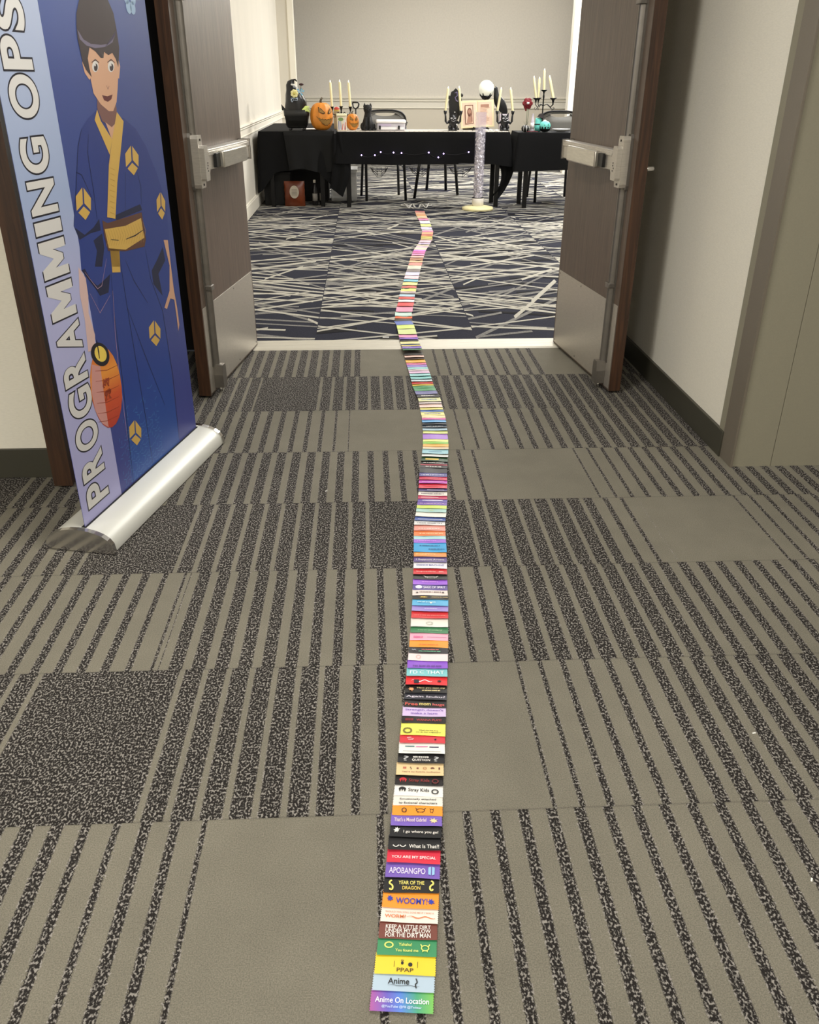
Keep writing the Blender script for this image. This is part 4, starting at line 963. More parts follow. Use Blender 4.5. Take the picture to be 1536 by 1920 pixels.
def stool():
    x = at(824, 350, 10.8).x; t = thing('low_stool', 'low dark stool whose legs show under the centre cloth left of the cylinder', 'stool', (x, 10.8, 0))
    b = MB(); b.box((-.21, -.19, .40), (.21, .19, .44), black, .01); b.build('seat', t)
    for px, py in ((777, 372), (858, 366), (800, 356), (836, 357)):
        q = gp(px, py); b = MB(); b.tube([((q.x-x)*.8, (q.y-10.8)*.8, .41), (q.x-x, q.y-10.8, 0)], .018, blackmetal); b.build('leg', t)
stool()
chair('grey plastic chair at the right table, behind the turquoise pumpkin', at(1040, 250, 10.70).x, 10.70, math.pi, c0)

# ------------------------------------------------------------------ tall cylinder stand
def cylinder():
    p = gp(895, 393); X, Y = p.x, p.y-.02
    t = thing('cylinder_stand', 'clear tube full of crinkled silvery film on a round cream base', 'display stand', (X, Y, 0))
    cream = mat('cream_plastic_base', (238, 228, 176), .5)
    b = MB(); b.lathe([(.001, 0), (.165, 0), (.175, .012), (.170, .03), (.12, .042), (.072, .046), (.001, .046)], cream, n=36); b.build('base', t)
    b = MB(); b.lathe([(.060, .046), (.064, .05), (.064, .125), (.060, .128), (.001, .128)], mat('white_collar', (226, 220, 210), .5), n=28); b.lathe([(.063, .126), (.063, .134)], black, n=28); b.build('collar', t)
    b = MB(); rr = random.Random(2); rows = []; film = mat('crinkled_silver_film', (214, 211, 216), .22, .45, noise=(28, .45, (1, 1, .5)))
    for j in range(70):
        z = .13+.70*j/69; rows.append([((.050+rr.uniform(-.017, .006))*math.cos(2*math.pi*i/28)*(1 if j < 66 else .6), (.050+rr.uniform(-.012, .006))*math.sin(2*math.pi*i/28)*(1 if j < 66 else .6), z+rr.uniform(-.006, .006)) for i in range(28)])
    b.grid(rows, film, close_u=True, smooth=False); b.build('crinkled_filling', t, label='crinkled silver-white film')
    clear = mat('lavender_clear_sheet', (206, 200, 222), .12, alpha=.16)
    b = MB(); b.grid([[(.058*math.cos(2*math.pi*i/32), .058*math.sin(2*math.pi*i/32), z) for i in range(32)] for z in (.13, .985)], clear, close_u=True)
    b.grid([[(.0575*math.cos(2*math.pi*i/32), .0575*math.sin(2*math.pi*i/32), z) for i in range(32)] for z in (.80, .985)], clear, close_u=True); b.build('clear_tube', t, label='clear lavender-tinted tube')
cylinder()

# ------------------------------------------------------------------ things on the tables
def X(px, Y, py=240): return at(px, py, Y).x
def Z(py, Y, px=800): return at(px, py, Y).z
candle_w = mat('ivory_candle_wax', (244, 236, 190), .45); flame = mat('led_flame_tip', (255, 250, 236), .4, emit=.9)
orange = mat('carved_pumpkin_orange', (226, 142, 50), .5, noise=(8, .12)); orange_dk = mat('hollow_pumpkin_inside', (150, 112, 52), .7); stemm = mat('pumpkin_stem', (78, 66, 48), .7)
def pumpkin(t, r, h, m, lobes=10, n=60, flat=.0):
    b = MB(); prof = []
    for k in range(15):
        a = math.pi*k/14; prof.append((max(.003, r*math.sin(a)**.62), h*(.5-.5*math.cos(a))))
    b.lathe(prof, m, n=n, lobes=lobes, la=-.07); return b
def jack(name, label, x, y, r, h, rz, big):
    t = thing(name, label, 'pumpkin', (x, y, ZT+.012), rz)
    pumpkin(t, r, h, orange).build('body', t)
    b = MB(); b.tube([(0, 0, h*.94), (-.006, 0, h*1.06), (r*.12, 0, h*1.17)], [r*.14, r*.10, r*.09], stemm); b.build('stem', t)
    # face: carved shapes conforming to the front (-y)
    def onf(u, v, d=.004):
        a = u/r; kk = max(.05, math.sin(math.acos(max(-1, min(1, 1-2*v/h)))))**.62
        rr_ = (r*kk)*.985+d; return (rr_*math.sin(a), -rr_*math.cos(a), v)
    def carve(pts, m, d=.004):
        f = [onf(u*r, v*h, d) for u, v in pts]; b.face(f, m)
    dk = mat('carved_edge_dark', (62, 40, 18), .7)
    for nm, sh in (('eye', [(-.80, .86), (-.70, .66), (-.26, .60), (-.12, .64), (-.42, .78)]), ('eye', [(.80, .86), (.70, .66), (.26, .60), (.12, .64), (.42, .78)])):
        b = MB(); carve(sh, dk, .003); c = (sum(p[0] for p in sh)/5, sum(p[1] for p in sh)/5)
        carve([(c[0]+(p[0]-c[0])*.72, c[1]+(p[1]-c[1])*.72) for p in sh], orange_dk, .0045); b.build(nm, t, keepn=True, label='slanted carved eye')
    b = MB(); N_ = 14
    top = [(-.9+1.8*k/N_, (.53-.10*math.cos((k/N_-.5)*2.6))-(.035 if k % 2 else 0)) for k in range(N_+1)]
    bo = [(-.9+1.8*k/N_, (.53-.36*math.cos((k/N_-.5)*3.1))+(.03 if k % 2 else 0)) for k in range(N_+1)]
    for k in range(N_):
        b.face([onf(top[k][0]*r, top[k][1]*h, .003), onf(top[k+1][0]*r, top[k+1][1]*h, .003), onf(bo[k+1][0]*r, bo[k+1][1]*h, .003), onf(bo[k][0]*r, bo[k][1]*h, .003)], dk)
        if 1 <= k < N_-1: 
            q = [top[k], top[k+1], bo[k+1], bo[k]]; cy_ = sum(p[1] for p in q)/4
            b.face([onf(p[0]*r, (cy_+(p[1]-cy_)*.78)*h, .005) for p in q], orange_dk)
    b.build('mouth', t, keepn=True, label='jagged carved grin')
    return t
jack('carved_pumpkin', 'large tall orange carved pumpkin with a jagged grin on the left table', X(604, 10.17), 10.17, .126, .275, .50, True)
jack('carved_pumpkin', 'small orange carved pumpkin with an evil grin beside the cat', X(661.5, 10.22), 10.22, .070, .165, .30, False)

# planter tub and the crooked hat in it
def tub():
    Y = 10.2; x = X(558, Y)
    t = thing('black_planter_tub', 'black footed tub with small pointed corner ears on the left table', 'tub', (x, Y, ZT+.012))
    tubm = mat('matte_black_tub', (34, 34, 33), .5); b = MB(); n = 28
    def ring(rx, ry, z, e=.5): return [(rx*math.copysign(abs(math.cos(2*math.pi*i/n))**e, math.cos(2*math.pi*i/n)), ry*math.copysign(abs(math.sin(2*math.pi*i/n))**e, math.sin(2*math.pi*i/n)), z) for i in range(n)]
    b.grid([ring(.03, .03, .022), ring(.098, .07, .022), ring(.110, .085, .035), ring(.132, .105, .14), ring(.136, .108, .142), ring(.142, .112, .205), ring(.132, .102, .205), ring(.12, .095, .05), ring(.02, .02, .05)], tubm, close_u=True); b.build('body', t)
    for sx_ in (-1, 1):
        for sy_ in (-1, 1):
            b = MB(); b.lathe([(.014, 0), (.016, .006), (.02, .026)], tubm, c=(sx_*.075, sy_*.05, 0), n=10); b.build('foot', t)
        b = MB(); b.prism([(-.03, 0), (.022, 0), (-.035*1, .062)], tubm, .02, axis_u=(-sx_, 0, 0), o=(sx_*.128-(.0), -.01, .195)) if sx_ < 0 else b.prism([(-.012, 0), (.018, 0), (.014, .012)], tubm, .02, o=(.12, -.01, .2)); b.build('ear', t)
    # hat
    h = thing('crooked_witch_hat', 'crooked shiny black witch hat with flowers and a buckle, standing in the black tub', 'hat', (x, Y, ZT+.20))
    satin = mat('black_satin', (16, 15, 18), .3); b = MB(); rows = []
    sp = [(-.01, 0, .118), (-.005, .05, .116), (0, .10, .112), (-.012, .16, .098), (-.04, .21, .062), (-.055, .26, .044), (-.045, .295, .036), (-.02, .312, .024), (.008, .300, .012), (.018, .288, .003)]
    for cx_, z, r in sp: rows.append([(cx_+r*math.cos(2*math.pi*i/20)*(1+.04*math.sin(i*2.3+z*30)), .75*r*math.sin(2*math.pi*i/20), z+.08*r*math.cos(2*math.pi*i/20)*(1 if z > .2 else 0)) for i in range(20)])
    b.grid(rows, satin, close_u=True); b.build('crown', h)
    b = MB(); yl = mat('yellow_flower_petals', (240, 232, 170), .7)
    for k in range(7):
        a = 2*math.pi*k/7; b.ball((-.008+.026*math.cos(a), -.092, .175+.026*math.sin(a)), .017, yl, n=10, s=(1, .5, 1))
    b.ball((-.008, -.10, .175), .016, mat('flower_centre_gold', (206, 196, 110), .7), n=10, s=(1, .6, 1)); b.build('yellow_flower', h)
    b = MB(); bl = mat('blue_bow_fabric', (120, 184, 216), .6)
    for a in (.3, 1.1, 2.2, 3.6, 5.2): b.grid([[(.055, -.085, .19), (.055, -.085, .19)], [(.055+.045*math.cos(a)-.010*math.sin(a), -.095, .19+.035*math.sin(a)+.010*math.cos(a)), (.055+.045*math.cos(a)+.010*math.sin(a), -.095, .19+.035*math.sin(a)-.010*math.cos(a))]], bl)
    b.build('blue_bow', h, keepn=True)
    b = MB(); wl = mat('white_ribbon_loop', (238, 238, 236), .6); b.tube([(-.04, -.06, .262), (-.005, -.08, .255), (.02, -.08, .235), (.03, -.085, .21)], .008, wl); b.tube([(.06, -.085, .175), (.08, -.08, .15), (.09, -.075, .12)], .006, wl); b.build('white_ribbon', h)
    b = MB(); sl = mat('silver_blue_buckle', (190, 206, 226), .25, .8)
    b.tube([(-.045, -.094, .13), (-.045, -.094, .105), (-.036, -.096, .09), (-.024, -.096, .105), (-.024, -.096, .13), (-.045, -.094, .13)], .004, sl); b.tube([(-.018, -.097, .128), (.022, -.097, .128), (.022, -.097, .108), (-.018, -.097, .112)], .003, sl); b.build('buckle', h)
    b = MB(); gr = mat('lime_tulle', (206, 222, 130), .8); rr = random.Random(9)
    for k in range(9): a = rr.uniform(-.3, 1.1); b.tube([(.06, -.09, .0), (.09+.03*math.cos(a), -.10, .02+.04*math.sin(a)), (.10+.055*math.cos(a), -.09, .01+.07*math.sin(a)+rr.uniform(-.02, .02))], [.010, .007, .002], gr, n=5)
    b.build('lime_tulle', h, keepn=True)
    b = MB(); b.ball((.068, -.06, .262), .020, mat('dark_red_berry', (60, 30, 30), .5), n=10, s=(1.3, .8, .6)); b.tube([(.055, -.06, .20), (.066, -.06, .255)], .003, black); b.build('dark_red_bud', h)
tub()
# papers on the left table
for k, (xx, yy, rz, ww) in enumerate(((X(581, 10.3), 10.36, .2, .16),)):
    b = MB(); b.M = Matrix.Rotation(rz, 4, 'Z'); b.box((-ww/2, -.11, 0), (ww/2, .11, .003), mat('white_paper', (240, 238, 232), .7)); b.box((-ww/2+.02, -.10, .003), (ww/2+.01, .12, .005), mat('white_paper', (240, 238, 232), .7))
    o = b.build('paper_sheets', loc=(xx, yy, ZT+.0135)); o['label'] = 'white papers lying between the black tub and the large pumpkin'; o['category'] = 'paper'

def candle(x, y, z0, z1, lean, label, r=.0135, lx=0, group='ivory taper candles'):
    t = thing('taper_candle', label, 'candle', (x, y, z0), 0, group); L_ = z1-z0
    b = MB(); rows = []
    for z, rr_ in ((0, r*.95), (L_*.5, r), (L_*.9, r*.95), (L_*.915, r*.8)): rows.append([(lean*z+rr_*math.cos(2*math.pi*i/14), rr_*math.sin(2*math.pi*i/14), z) for i in range(14)])
    b.grid(rows, candle_w, close_u=True); b.face([p for p in rows[-1]], candle_w); b.build('wax', t, keepn=False)
    b = MB(); b.lathe([(.004, 0), (.0065, L_*.03), (.004, L_*.06), (.0006, L_*.09)], flame, c=(lean*L_*.915, 0, L_*.912), n=10); b.build('flame_tip', t, label='small white flame-shaped tip')
    return t
def candelabra3():
    Y = 10.33; xs = [X(624, Y), X(641, Y), X(658, Y)]; zt = Z(199, Y, 641)
    t = thing('candelabra', 'black three-arm candelabra with scrolls behind the cream jar', 'candle holder', (xs[1], Y, ZT+.012)); cx_ = xs[1]; zz = zt-ZT-.012
    b = MB(); b.lathe([(.05, 0), (.052, .006), (.02, .014), (.008, .03), (.007, zz-.08), (.012, zz-.07), (.006, zz-.05)], blackmetal); b.build('stem', t)
    for k, x in enumerate(xs):
        dz = 0 if k == 1 else -.005; b = MB(); b.lathe([(.006, -.05), (.010, -.03), (.012, -.02), (.021, -.002), (.021, 0), (.012, 0)], blackmetal, c=(x-cx_, 0, zz+dz), n=14)
        if k != 1:
            s_ = 1 if x > cx_ else -1; d = abs(x-cx_)
            b.tube([(s_*.004, 0, zz-.085), (s_*d*.35, 0, zz-.062), (s_*d*.62, 0, zz-.088), (s_*d*.9, 0, zz-.082), (s_*d, 0, zz-.05)], .005, blackmetal)
            b.tube([(s_*d*.62, 0, zz-.088), (s_*d*.7, 0, zz-.115), (s_*d*.86, 0, zz-.11), (s_*d*.8, 0, zz-.095)], .0035, blackmetal)
        b.build('candle_arm', t)
    for px_t, px_b, zt2, x, lab in ((620.5, 624, 150, xs[0], 'left one of the three taper candles above the large pumpkin'), (638, 641, 149, xs[1], 'middle taper candle of the three-arm candelabra'), (654.5, 658, 150, xs[2], 'right taper candle of the three-arm candelabra, left of the handle')):
        z1 = Z(zt2, Y, 640); candle(x, Y, zt-.012, z1, (X(px_t, Y, 150)-X(px_b, Y, 198))/(z1-zt), lab)
candelabra3()
# cream jar with drawings
def jar():
    Y = 10.1; x = X(641, Y); t = thing('picture_jar', 'cream-lidded square jar printed with blue and red strokes on the centre table', 'jar', (x, Y, ZT+.012), .05)
    b = MB(); b.box((-.052, -.04, 0), (.052, .04, .145), mat('clear_cream_jar', (226, 214, 190), .35), .008); b.build('body', t)
    b = MB()
    for k, (u, c, h_, sl) in enumerate(((-.035, (90, 110, 170), .09, .0), (-.024, (238, 236, 236), .10, .004), (-.012, (74, 96, 150), .085, -.005), (.002, (206, 90, 90), .06, .008), (.014, (230, 230, 236), .10, .012), (.026, (200, 96, 90), .075, .01), (.036, (80, 84, 120), .05, -.004))):
        b.face([(u, -.0408, .01), (u+.008, -.0408, .01), (u+.008+sl, -.0408, .01+h_), (u+sl, -.0408, .01+h_)], mat('jar_print_%d' % k, c, .5))
    for i in range(1): b.face([(-.03+.03*math.cos(a*.7)+.02, -.041, .115+.018*math.sin(a*.7)) for a in range(9)], mat('jar_green_print', (120, 150, 90), .5))
    b.build('printed_panel', t, keepn=True)
    b = MB(); b.box((-.058, -.046, .145), (.058, .046, .170), mat('cream_lid', (244, 238, 200), .5), .008); b.build('lid', t)
jar()
def candy():
    Y = 10.3; b = MB(); x = X(632, Y); b.ball((0, 0, .022), .027, mat('watermelon_red', (226, 84, 76), .5), n=14, s=(1.1, .8, .8)); b.ball((0, 0, .008), .027, mat('watermelon_yellow', (240, 216, 110), .5), n=14, s=(1.2, .85, .55))
    t = b.build('fruit_candy', loc=(x+.0, Y+.10, Z(209, Y, 632))); t['label'] = 'red and yellow dome-shaped sweet behind the candelabra'; t['category'] = 'candy'
    b = MB(); b.box((-.035, -.025, 0), (.035, .025, Z(209, Y, 632)-ZT-.012), mat('tan_pedestal', (200, 186, 150), .6), .004); o = b.build('display_box', loc=(x, Y+.10, ZT+.012)); o['label'] = 'tan box standing under the red and yellow sweet'; o['category'] = 'box'
candy()
def handle():
    Y = 10.42; x = X(668, Y); z1 = Z(192, Y, 668); t = thing('shovel_handle', 'black D-shaped handle on a short shaft behind the small pumpkin', 'handle', (x, Y, ZT+.012)); h_ = z1-ZT-.012
    b = MB(); b.tube([(-.035, 0, h_), (.025, 0, h_), (.036, 0, h_-.016), (.028, 0, h_-.045), (0, 0, h_-.066), (-.026, 0, h_-.05), (-.035, 0, h_)], .0085, black); b.tube([(0, 0, h_-.062), (0, 0, .0)], .009, black); b.lathe([(.04, 0), (.04, .008), (.012, .012)], black); b.build('handle', t)
handle()
def cat():
    Y = 10.18; x = X(690, Y); t = thing('cat_figurine', 'black sitting cat figurine facing the hall', 'figurine', (x, Y, ZT+.012), .0)
    fur = mat('black_flocked_fur', (16, 15, 15), .75); b = MB(); n = 20; rows = []
    for z, rx, ry, cy_ in ((0, .070, .075, .01), (.02, .076, .08, .01), (.05, .070, .072, .01), (.09, .056, .058, .006), (.13, .044, .045, 0), (.16, .036, .036, -.004), (.178, .034, .036, -.008), (.195, .042, .042, -.012), (.215, .047, .045, -.016), (.238, .043, .040, -.014), (.252, .028, .026, -.01), (.257, .004, .004, -.01)):
        rows.append([(rx*math.cos(2*math.pi*i/n), cy_+ry*math.sin(2*math.pi*i/n), z) for i in range(n)])
    b.grid(rows, fur, close_u=True)
    for s_ in (-1, 1):
        b.lathe([(.017, 0), (.011, .022), (.001, .042)], fur, c=(s_*.032, -.010, .232), n=8, sy=.6)
        b.tube([(s_*.02, -.035, .13), (s_*.022, -.062, .06), (s_*.022, -.07, .012)], [.018, .014, .014], fur, n=10)
        b.ball((s_*.022, -.084, .011), .014, fur, n=10, s=(1, 1.3, .8)); b.ball((s_*.055, .0, .04), .036, fur, n=12, s=(.8, 1.3, 1.1))
    b.ball((0, -.056, .205), .016, fur, n=10, s=(1.1, .9, .8)); b.tube([(.05, .05, .02), (.085, .02, .012), (.085, -.04, .012), (.05, -.075, .012)], [.012, .011, .010, .008], fur)
    b.build('body', t)
    for s_ in (-1, 1): b = MB(); b.ball((s_*.017, -.056, .222), .0045, mat('cat_eye_grey', (90, 88, 76), .3), n=8); b.build('eye', t)  # small plain grey eyes
cat()
def bin_():
    Y = 10.24; x = X(731, Y); t = thing('storage_box', 'clear shallow plastic box with a white lid and two black latches', 'storage box', (x+.012, Y, ZT+.012))
    b = MB(); b.box((-.155, -.11, 0), (.155, .11, .075), mat('frosted_clear_plastic', (216, 212, 220), .25, alpha=.75), .012); b.build('body', t)
    b = MB(); b.box((-.13, -.112, .045), (-.0, -.109, .068), mat('lilac_label', (190, 176, 200), .5)); b.box((.05, -.08, .008), (.12, .06, .05), mat('lilac_label', (190, 176, 200), .5)); b.build('label_strip', t)
    b = MB(); b.box((-.165, -.12, .075), (.165, .12, .105), mat('white_lid', (244, 240, 240), .4), .012); b.build('lid', t)
    b = MB(); b.box((-.14, -.113, .012), (.14, -.111, .035), mat('white_lid', (244, 240, 240), .4)); b.build('handle_panel', t)
    for sx_ in (-.125, .085): b = MB(); b.box((sx_-.011, -.126, .012), (sx_+.011, -.118, .05), black, .002); b.build('latch', t, label='black plastic latch')
bin_()

# gargoyle candle holders
def gargoyle(x, Y, label, first=None, s=1.0):
    if first: return dup(first, (x, Y, ZT+.012), None, label)
    t = thing('gargoyle_candle_holder', label, 'figurine', (x, Y, ZT+.012), 0, 'black gargoyle candle holders')
    g = mat('black_glazed_resin', (20, 20, 22), .35, noise=(40, .3)); wt = mat('grey_drybrush_paint', (170, 170, 172), .5)
    b = MB()
    b.lathe([(.038, 0), (.040, .012), (.030, .018), (.028, .03), (.034, .05), (.040, .075), (.032, .088)], g, n=16)
    for s_ in (-1, 1):
        b.ball((s_*.030, -.018, .028), .017, g, n=10, s=(.9, 1.2, 1.2)); b.ball((s_*.030, -.034, .010), .013, g, n=8, s=(1, 1.4, .7))
        b.tube([(s_*.026, 0, .078), (s_*.055, -.005, .062), (s_*.066, -.005, .078), (s_*.068, -.005, .115), (s_*.070, -.005, .135)], [.013, .011, .010, .008, .008], g, n=8)
        b.lathe([(.008, 0), (.013, .012), (.016, .032), (.010, .032)], g, c=(s_*.071, -.005, .132), n=12)
    b.build('body', t)
    b = MB(); b.ball((0, -.004, .102), .034, g, n=16, s=(1.05, .85, .85)); b.ball((0, -.032, .094), .014, g, n=10, s=(1.2, .8, .7))
    b.build('head', t)
    for s_ in (-1, 1):
        b = MB(); b.prism([(s_*.010, .118), (s_*.034, .112), (s_*.034, .150)], g, .010, o=(0, -.008, 0)); b.build('ear', t)
        b = MB(); b.face([(s_*(.006+.010*(1+math.cos(a*.9))), -.038, .104+.007*math.sin(a*.9)+.0*a) for a in range(7)], wt); b.build('eye', t, keepn=True, label='grey painted eye ring')
    b = MB(); b.face([(-.022, -.0425, .090), (-.010, -.046, .083), (0, -.048, .080), (.010, -.046, .083), (.022, -.0425, .090), (.010, -.046, .079), (0, -.048, .075), (-.010, -.046, .079)], wt); b.face([(-.005, -.047, .097), (.005, -.047, .097), (0, -.048, .089)], wt); b.build('mouth', t, keepn=True, label='grey painted grin')
    t.scale = (1.22, 1.22, 1.22)
    return t
GY = 10.16
g1 = gargoyle(X(849, GY), GY, 'black grinning gargoyle holding two candles, left of the open book')
gargoyle(X(945.5, GY), GY, 'black bat-eared gargoyle holding two candles, right of the open book', g1)
for (pb, pt_, yt, lab, gx) in ((836, 842, 162, 'outer left candle held by the left gargoyle', -1), (862, 858, 161, 'candle held by the left gargoyle beside the book page', 1), (932, 940, 163, 'candle held by the right gargoyle, leaning against the raven', -1), (959, 954.5, 163, 'outer right candle held by the right gargoyle', 1)):
    base = X(849 if pb < 900 else 945.5, GY)+gx*.0865; z0 = ZT+.012+.185; z1 = Z(yt, GY, 890)
    candle(base, GY-.005, z0, z1, (X(pt_, GY, 165)-X(pb, GY, 208))/(z1-z0)*1.0, lab)
# oval black frame with a figure behind the left gargoyle
def plaque():
    Y = 10.32; x = X(853, Y); z1 = Z(167, Y, 853)
    t = thing('black_plaque', 'black ornate oval plaque with lilac relief behind the left gargoyle', 'decoration', (x, Y, ZT+.012)); H_ = z1-ZT-.012
    b = MB(); g = mat('black_glazed_resin', (20, 20, 22), .35)
    poly = []
    for k in range(36):
        a = 2*math.pi*k/36; rr_ = 1+.05*math.sin(9*a); poly.append((.074*rr_*math.cos(a), H_*.62+H_*.38*rr_*math.sin(a)))
    b.prism(poly, g, .025); b.build('panel', t)
    b = MB(); b.lathe([(.05, 0), (.052, .01), (.03, .03), (.02, .07)], g, n=16); b.build('foot', t)
    b = MB(); lil = mat('lilac_relief', (120, 110, 146), .4)
    b.tube([(-.012, -.004, H_*.9), (.012, -.006, H_*.93), (.018, -.006, H_*.84), (-.006, -.006, H_*.80), (.006, -.006, H_*.72), (.026, -.006, H_*.70)], .0055, lil); b.ball((-.006, -.004, H_*.44), .007, mat('white_bead', (226, 226, 226), .4), n=8); b.build('relief', t)
    for s_, zz in ((-1, .80), (1, .85), (1, .6)):
        b = MB(); b.ball((s_*.068, .01, H_*zz), .016, g, n=10, s=(1, .6, 1.2)); b.build('side_scroll', t)
plaque()
# open book on its easel
def book():
    Y = 10.22; c = at(897, 212, Y); bw, bh = .365, .265
    t = thing('open_book', 'open antique-looking book with a brown portrait page, propped facing the hall', 'book', (c.x, Y, Z(238, Y, 897)), .03)
    tilt = Matrix.Rotation(-.16, 4, 'X') @ Matrix.Rotation(-.05, 4, 'Y')
    b = MB(); b.M = tilt; b.box((-bw/2-.006, .012, -.006), (bw/2+.006, .018, bh+.006), mat('cream_book_cover', (236, 220, 176), .6), .002); b.build('cover', t)
    paper = mat('aged_page', (232, 200, 176), .7, noise=(20, .05)); pl = mat('page_margin_cream', (240, 226, 186), .7); brown = mat('sepia_ink', (118, 78, 64), .8); lt = mat('sepia_light_ink', (170, 128, 108), .8)
    for s_ in (-1, 1):
        b = MB(); b.M = tilt; rows = []
        for j in (0, 1): rows.append([(s_*(.001+(bw/2-.002)*i/8), .010-.010*math.sin(math.pi*(i/8)**.7), bh*j) for i in range(9)])
        b.grid(rows, pl, smooth=True)
        b.grid([[(s_*(.006+(bw/2-.024)*i/8), .0085-.010*math.sin(math.pi*((i/8)*.9+.03)**.7), .014+(bh-.028)*j) for i in range(9)] for j in (0, 1)], paper)
        yy = -.0035; KX, KZ = bw/.275, bh/.235
        def q(x0, x1, z0, z1, m, dy=0):
            x0, x1, z0, z1 = x0*KX, x1*KX, z0*KZ, z1*KZ; b.face([(s_*x0, yy-dy, z0), (s_*x1, yy-dy, z0), (s_*x1, yy-dy, z1), (s_*x0, yy-dy, z1)], m)
        if s_ < 0:
            q(.034, .104, .030, .200, brown); q(.040, .098, .036, .194, paper, .0006)
            b.face([(-(.066+.020*math.cos(a*.35))*KX, yy-.0012, (.135+.040*math.sin(a*.35))*KZ) for a in range(18)], brown)
            b.face([(-(.066+.013*math.cos(a*.35))*KX, yy-.0018, (.142+.020*math.sin(a*.35))*KZ) for a in range(18)], lt)
            b.face([(u*KX, yy-.0012, v*KZ) for u, v in ((-.092, .04), (-.044, .04), (-.054, .110), (-.080, .110))], lt); b.face([(u*KX, yy-.0014, v*KZ) for u, v in ((-.05, .05), (-.043, .05), (-.046, .13), (-.052, .12))], brown)
        else:
            q(.030, .100, .176, .200, lt); q(.026, .104, .166, .169, lt)
            rr = random.Random(4)
            for k in range(11): q(.024, .024+rr.uniform(.05, .08), .150-k*.012, .153-k*.012, lt)
        b.build('page', t, keepn=True, label='left page with a framed sepia portrait' if s_ < 0 else 'right page with a heading and lines of text')
    e = thing('book_easel', 'black little easel with curled feet under the open book', 'easel', (c.x, Y, ZT+.012), .03)
    b = MB()
    for s_ in (-1, 1):
        b.tube([(s_*.05, .06, 0), (s_*.05, .0, .012), (s_*.05, -.035, .012), (s_*.05, -.045, .035)], .007, blackmetal); b.tube([(s_*.05, .0, .012), (s_*.03, .06, .17)], .005, blackmetal)
    b.tube([(-.05, 0, .012), (.05, 0, .012)], .006, blackmetal); b.tube([(0, .06, .17), (0, .12, .0)], .005, blackmetal); b.tube([(-.03, .06, .17), (.03, .06, .17)], .005, blackmetal); b.build('frame', e)
    b = MB(); b.box((-.02, -.03, 0), (.16, .04, .05), mat('black_leather_book', (22, 20, 20), .6), .004); o = b.build('black_book', loc=(c.x+.02, Y+.02, ZT+.012)); o['label'] = 'thick black closed book lying behind the clear tube under the open book'; o['category'] = 'book'
    o.location = (c.x-.13, Y+.16, ZT+.012)
book()
# crystal ball and raven
def ball_raven():
    Y = 10.40; c = at(912, 166, Y); r = .086
    zst = c.z-r-ZT-.012
    t = thing('crystal_ball', 'white glowing crystal ball on a dark clawed stand behind the open book', 'crystal ball', (c.x, Y, ZT+.012))
    b = MB(); b.ball((0, 0, zst+r), r, mat('milky_glass_ball', (244, 246, 234), .12, emit=.22, coat=.6), n=36); b.build('globe', t)
    b = MB(); b.lathe([(.055, 0), (.058, .01), (.03, .03), (.018, .08), (.016, zst-.06), (.022, zst-.03), (.05, zst-.004), (.056, zst+.014), (.048, zst+.006), (.012, zst-.008)], blackmetal, n=18)
    for k in range(5): a = 2*math.pi*k/5+.3; b.tube([(.03*math.cos(a), .03*math.sin(a), zst-.02), (.066*math.cos(a), .066*math.sin(a), zst+.02), (.072*math.cos(a), .072*math.sin(a), zst+.06)], [.008, .007, .003], blackmetal)
    b.build('stand', t)
    Y = 10.46; p = at(935, 182, Y); t = thing('raven_figure', 'black perched raven with its head against the crystal ball', 'figurine', (p.x, Y-.01, ZT+.012)); h0 = Z(208, Y, 940)-ZT-.012; top = Z(162, Y, 925)-ZT-.012
    fe = mat('black_feathers', (12, 12, 13), .55); b = MB(); rows = []
    for cx_, z, r_ in ((.105, h0-.055, .006), (.075, h0-.01, .034), (.045, h0+.035, .052), (.015, h0+.085, .056), (-.010, h0+.125, .046), (-.028, h0+.158, .030), (-.036, top-.035, .021), (-.038, top-.016, .020), (-.038, top, .004)):
        rows.append([(cx_+r_*math.cos(2*math.pi*i/16), r_*.8*math.sin(2*math.pi*i/16), z+.35*r_*math.cos(2*math.pi*i/16)) for i in range(16)])
    b.grid(rows, fe, close_u=True); b.build('body', t)
    b = MB(); b.lathe([(.009, 0), (.006, .012), (.001, .034)], fe, c=(0, 0, 0), n=8); bk = b.build('beak', t); bk.location = (-.046, -.012, top-.018); bk.rotation_euler = (math.radians(100), 0, math.radians(-50))
    b = MB(); b.ball((-.044, -.016, top-.014), .004, mat('white_bead', (226, 226, 226), .4), n=8); b.build('eye', t)
    b = MB(); 
    for s_ in (0, 1): b.tube([(.02+.02*s_, -.01, h0+.02), (.02+.02*s_, -.015, h0-.03)], .004, fe)
    b.build('leg', t)
    b = MB(); b.box((-.055, -.04, 0), (.055, .04, h0-.03), mat('pale_lilac_box', (208, 196, 206), .5), .005); o = b.build('lilac_box', loc=(X(944, Y), Y, ZT+.012)); o['label'] = 'pale lilac box under the raven'; o['category'] = 'box'
    b = MB(); rr = random.Random(8)
    for k in range(14): b.ball((rr.uniform(-.10, .10), rr.uniform(-.02, .02), rr.uniform(.006, .014)), rr.uniform(.010, .016), mat('crumpled_white_tissue', (240, 236, 230), .8), n=8, s=(1.4, 1, .7))
    o = b.build('tissue_paper', loc=(X(916, 10.08), 10.06, ZT+.014)); o['label'] = 'crumpled white tissue at the table edge right of the clear tube'; o['category'] = 'paper'
ball_raven()
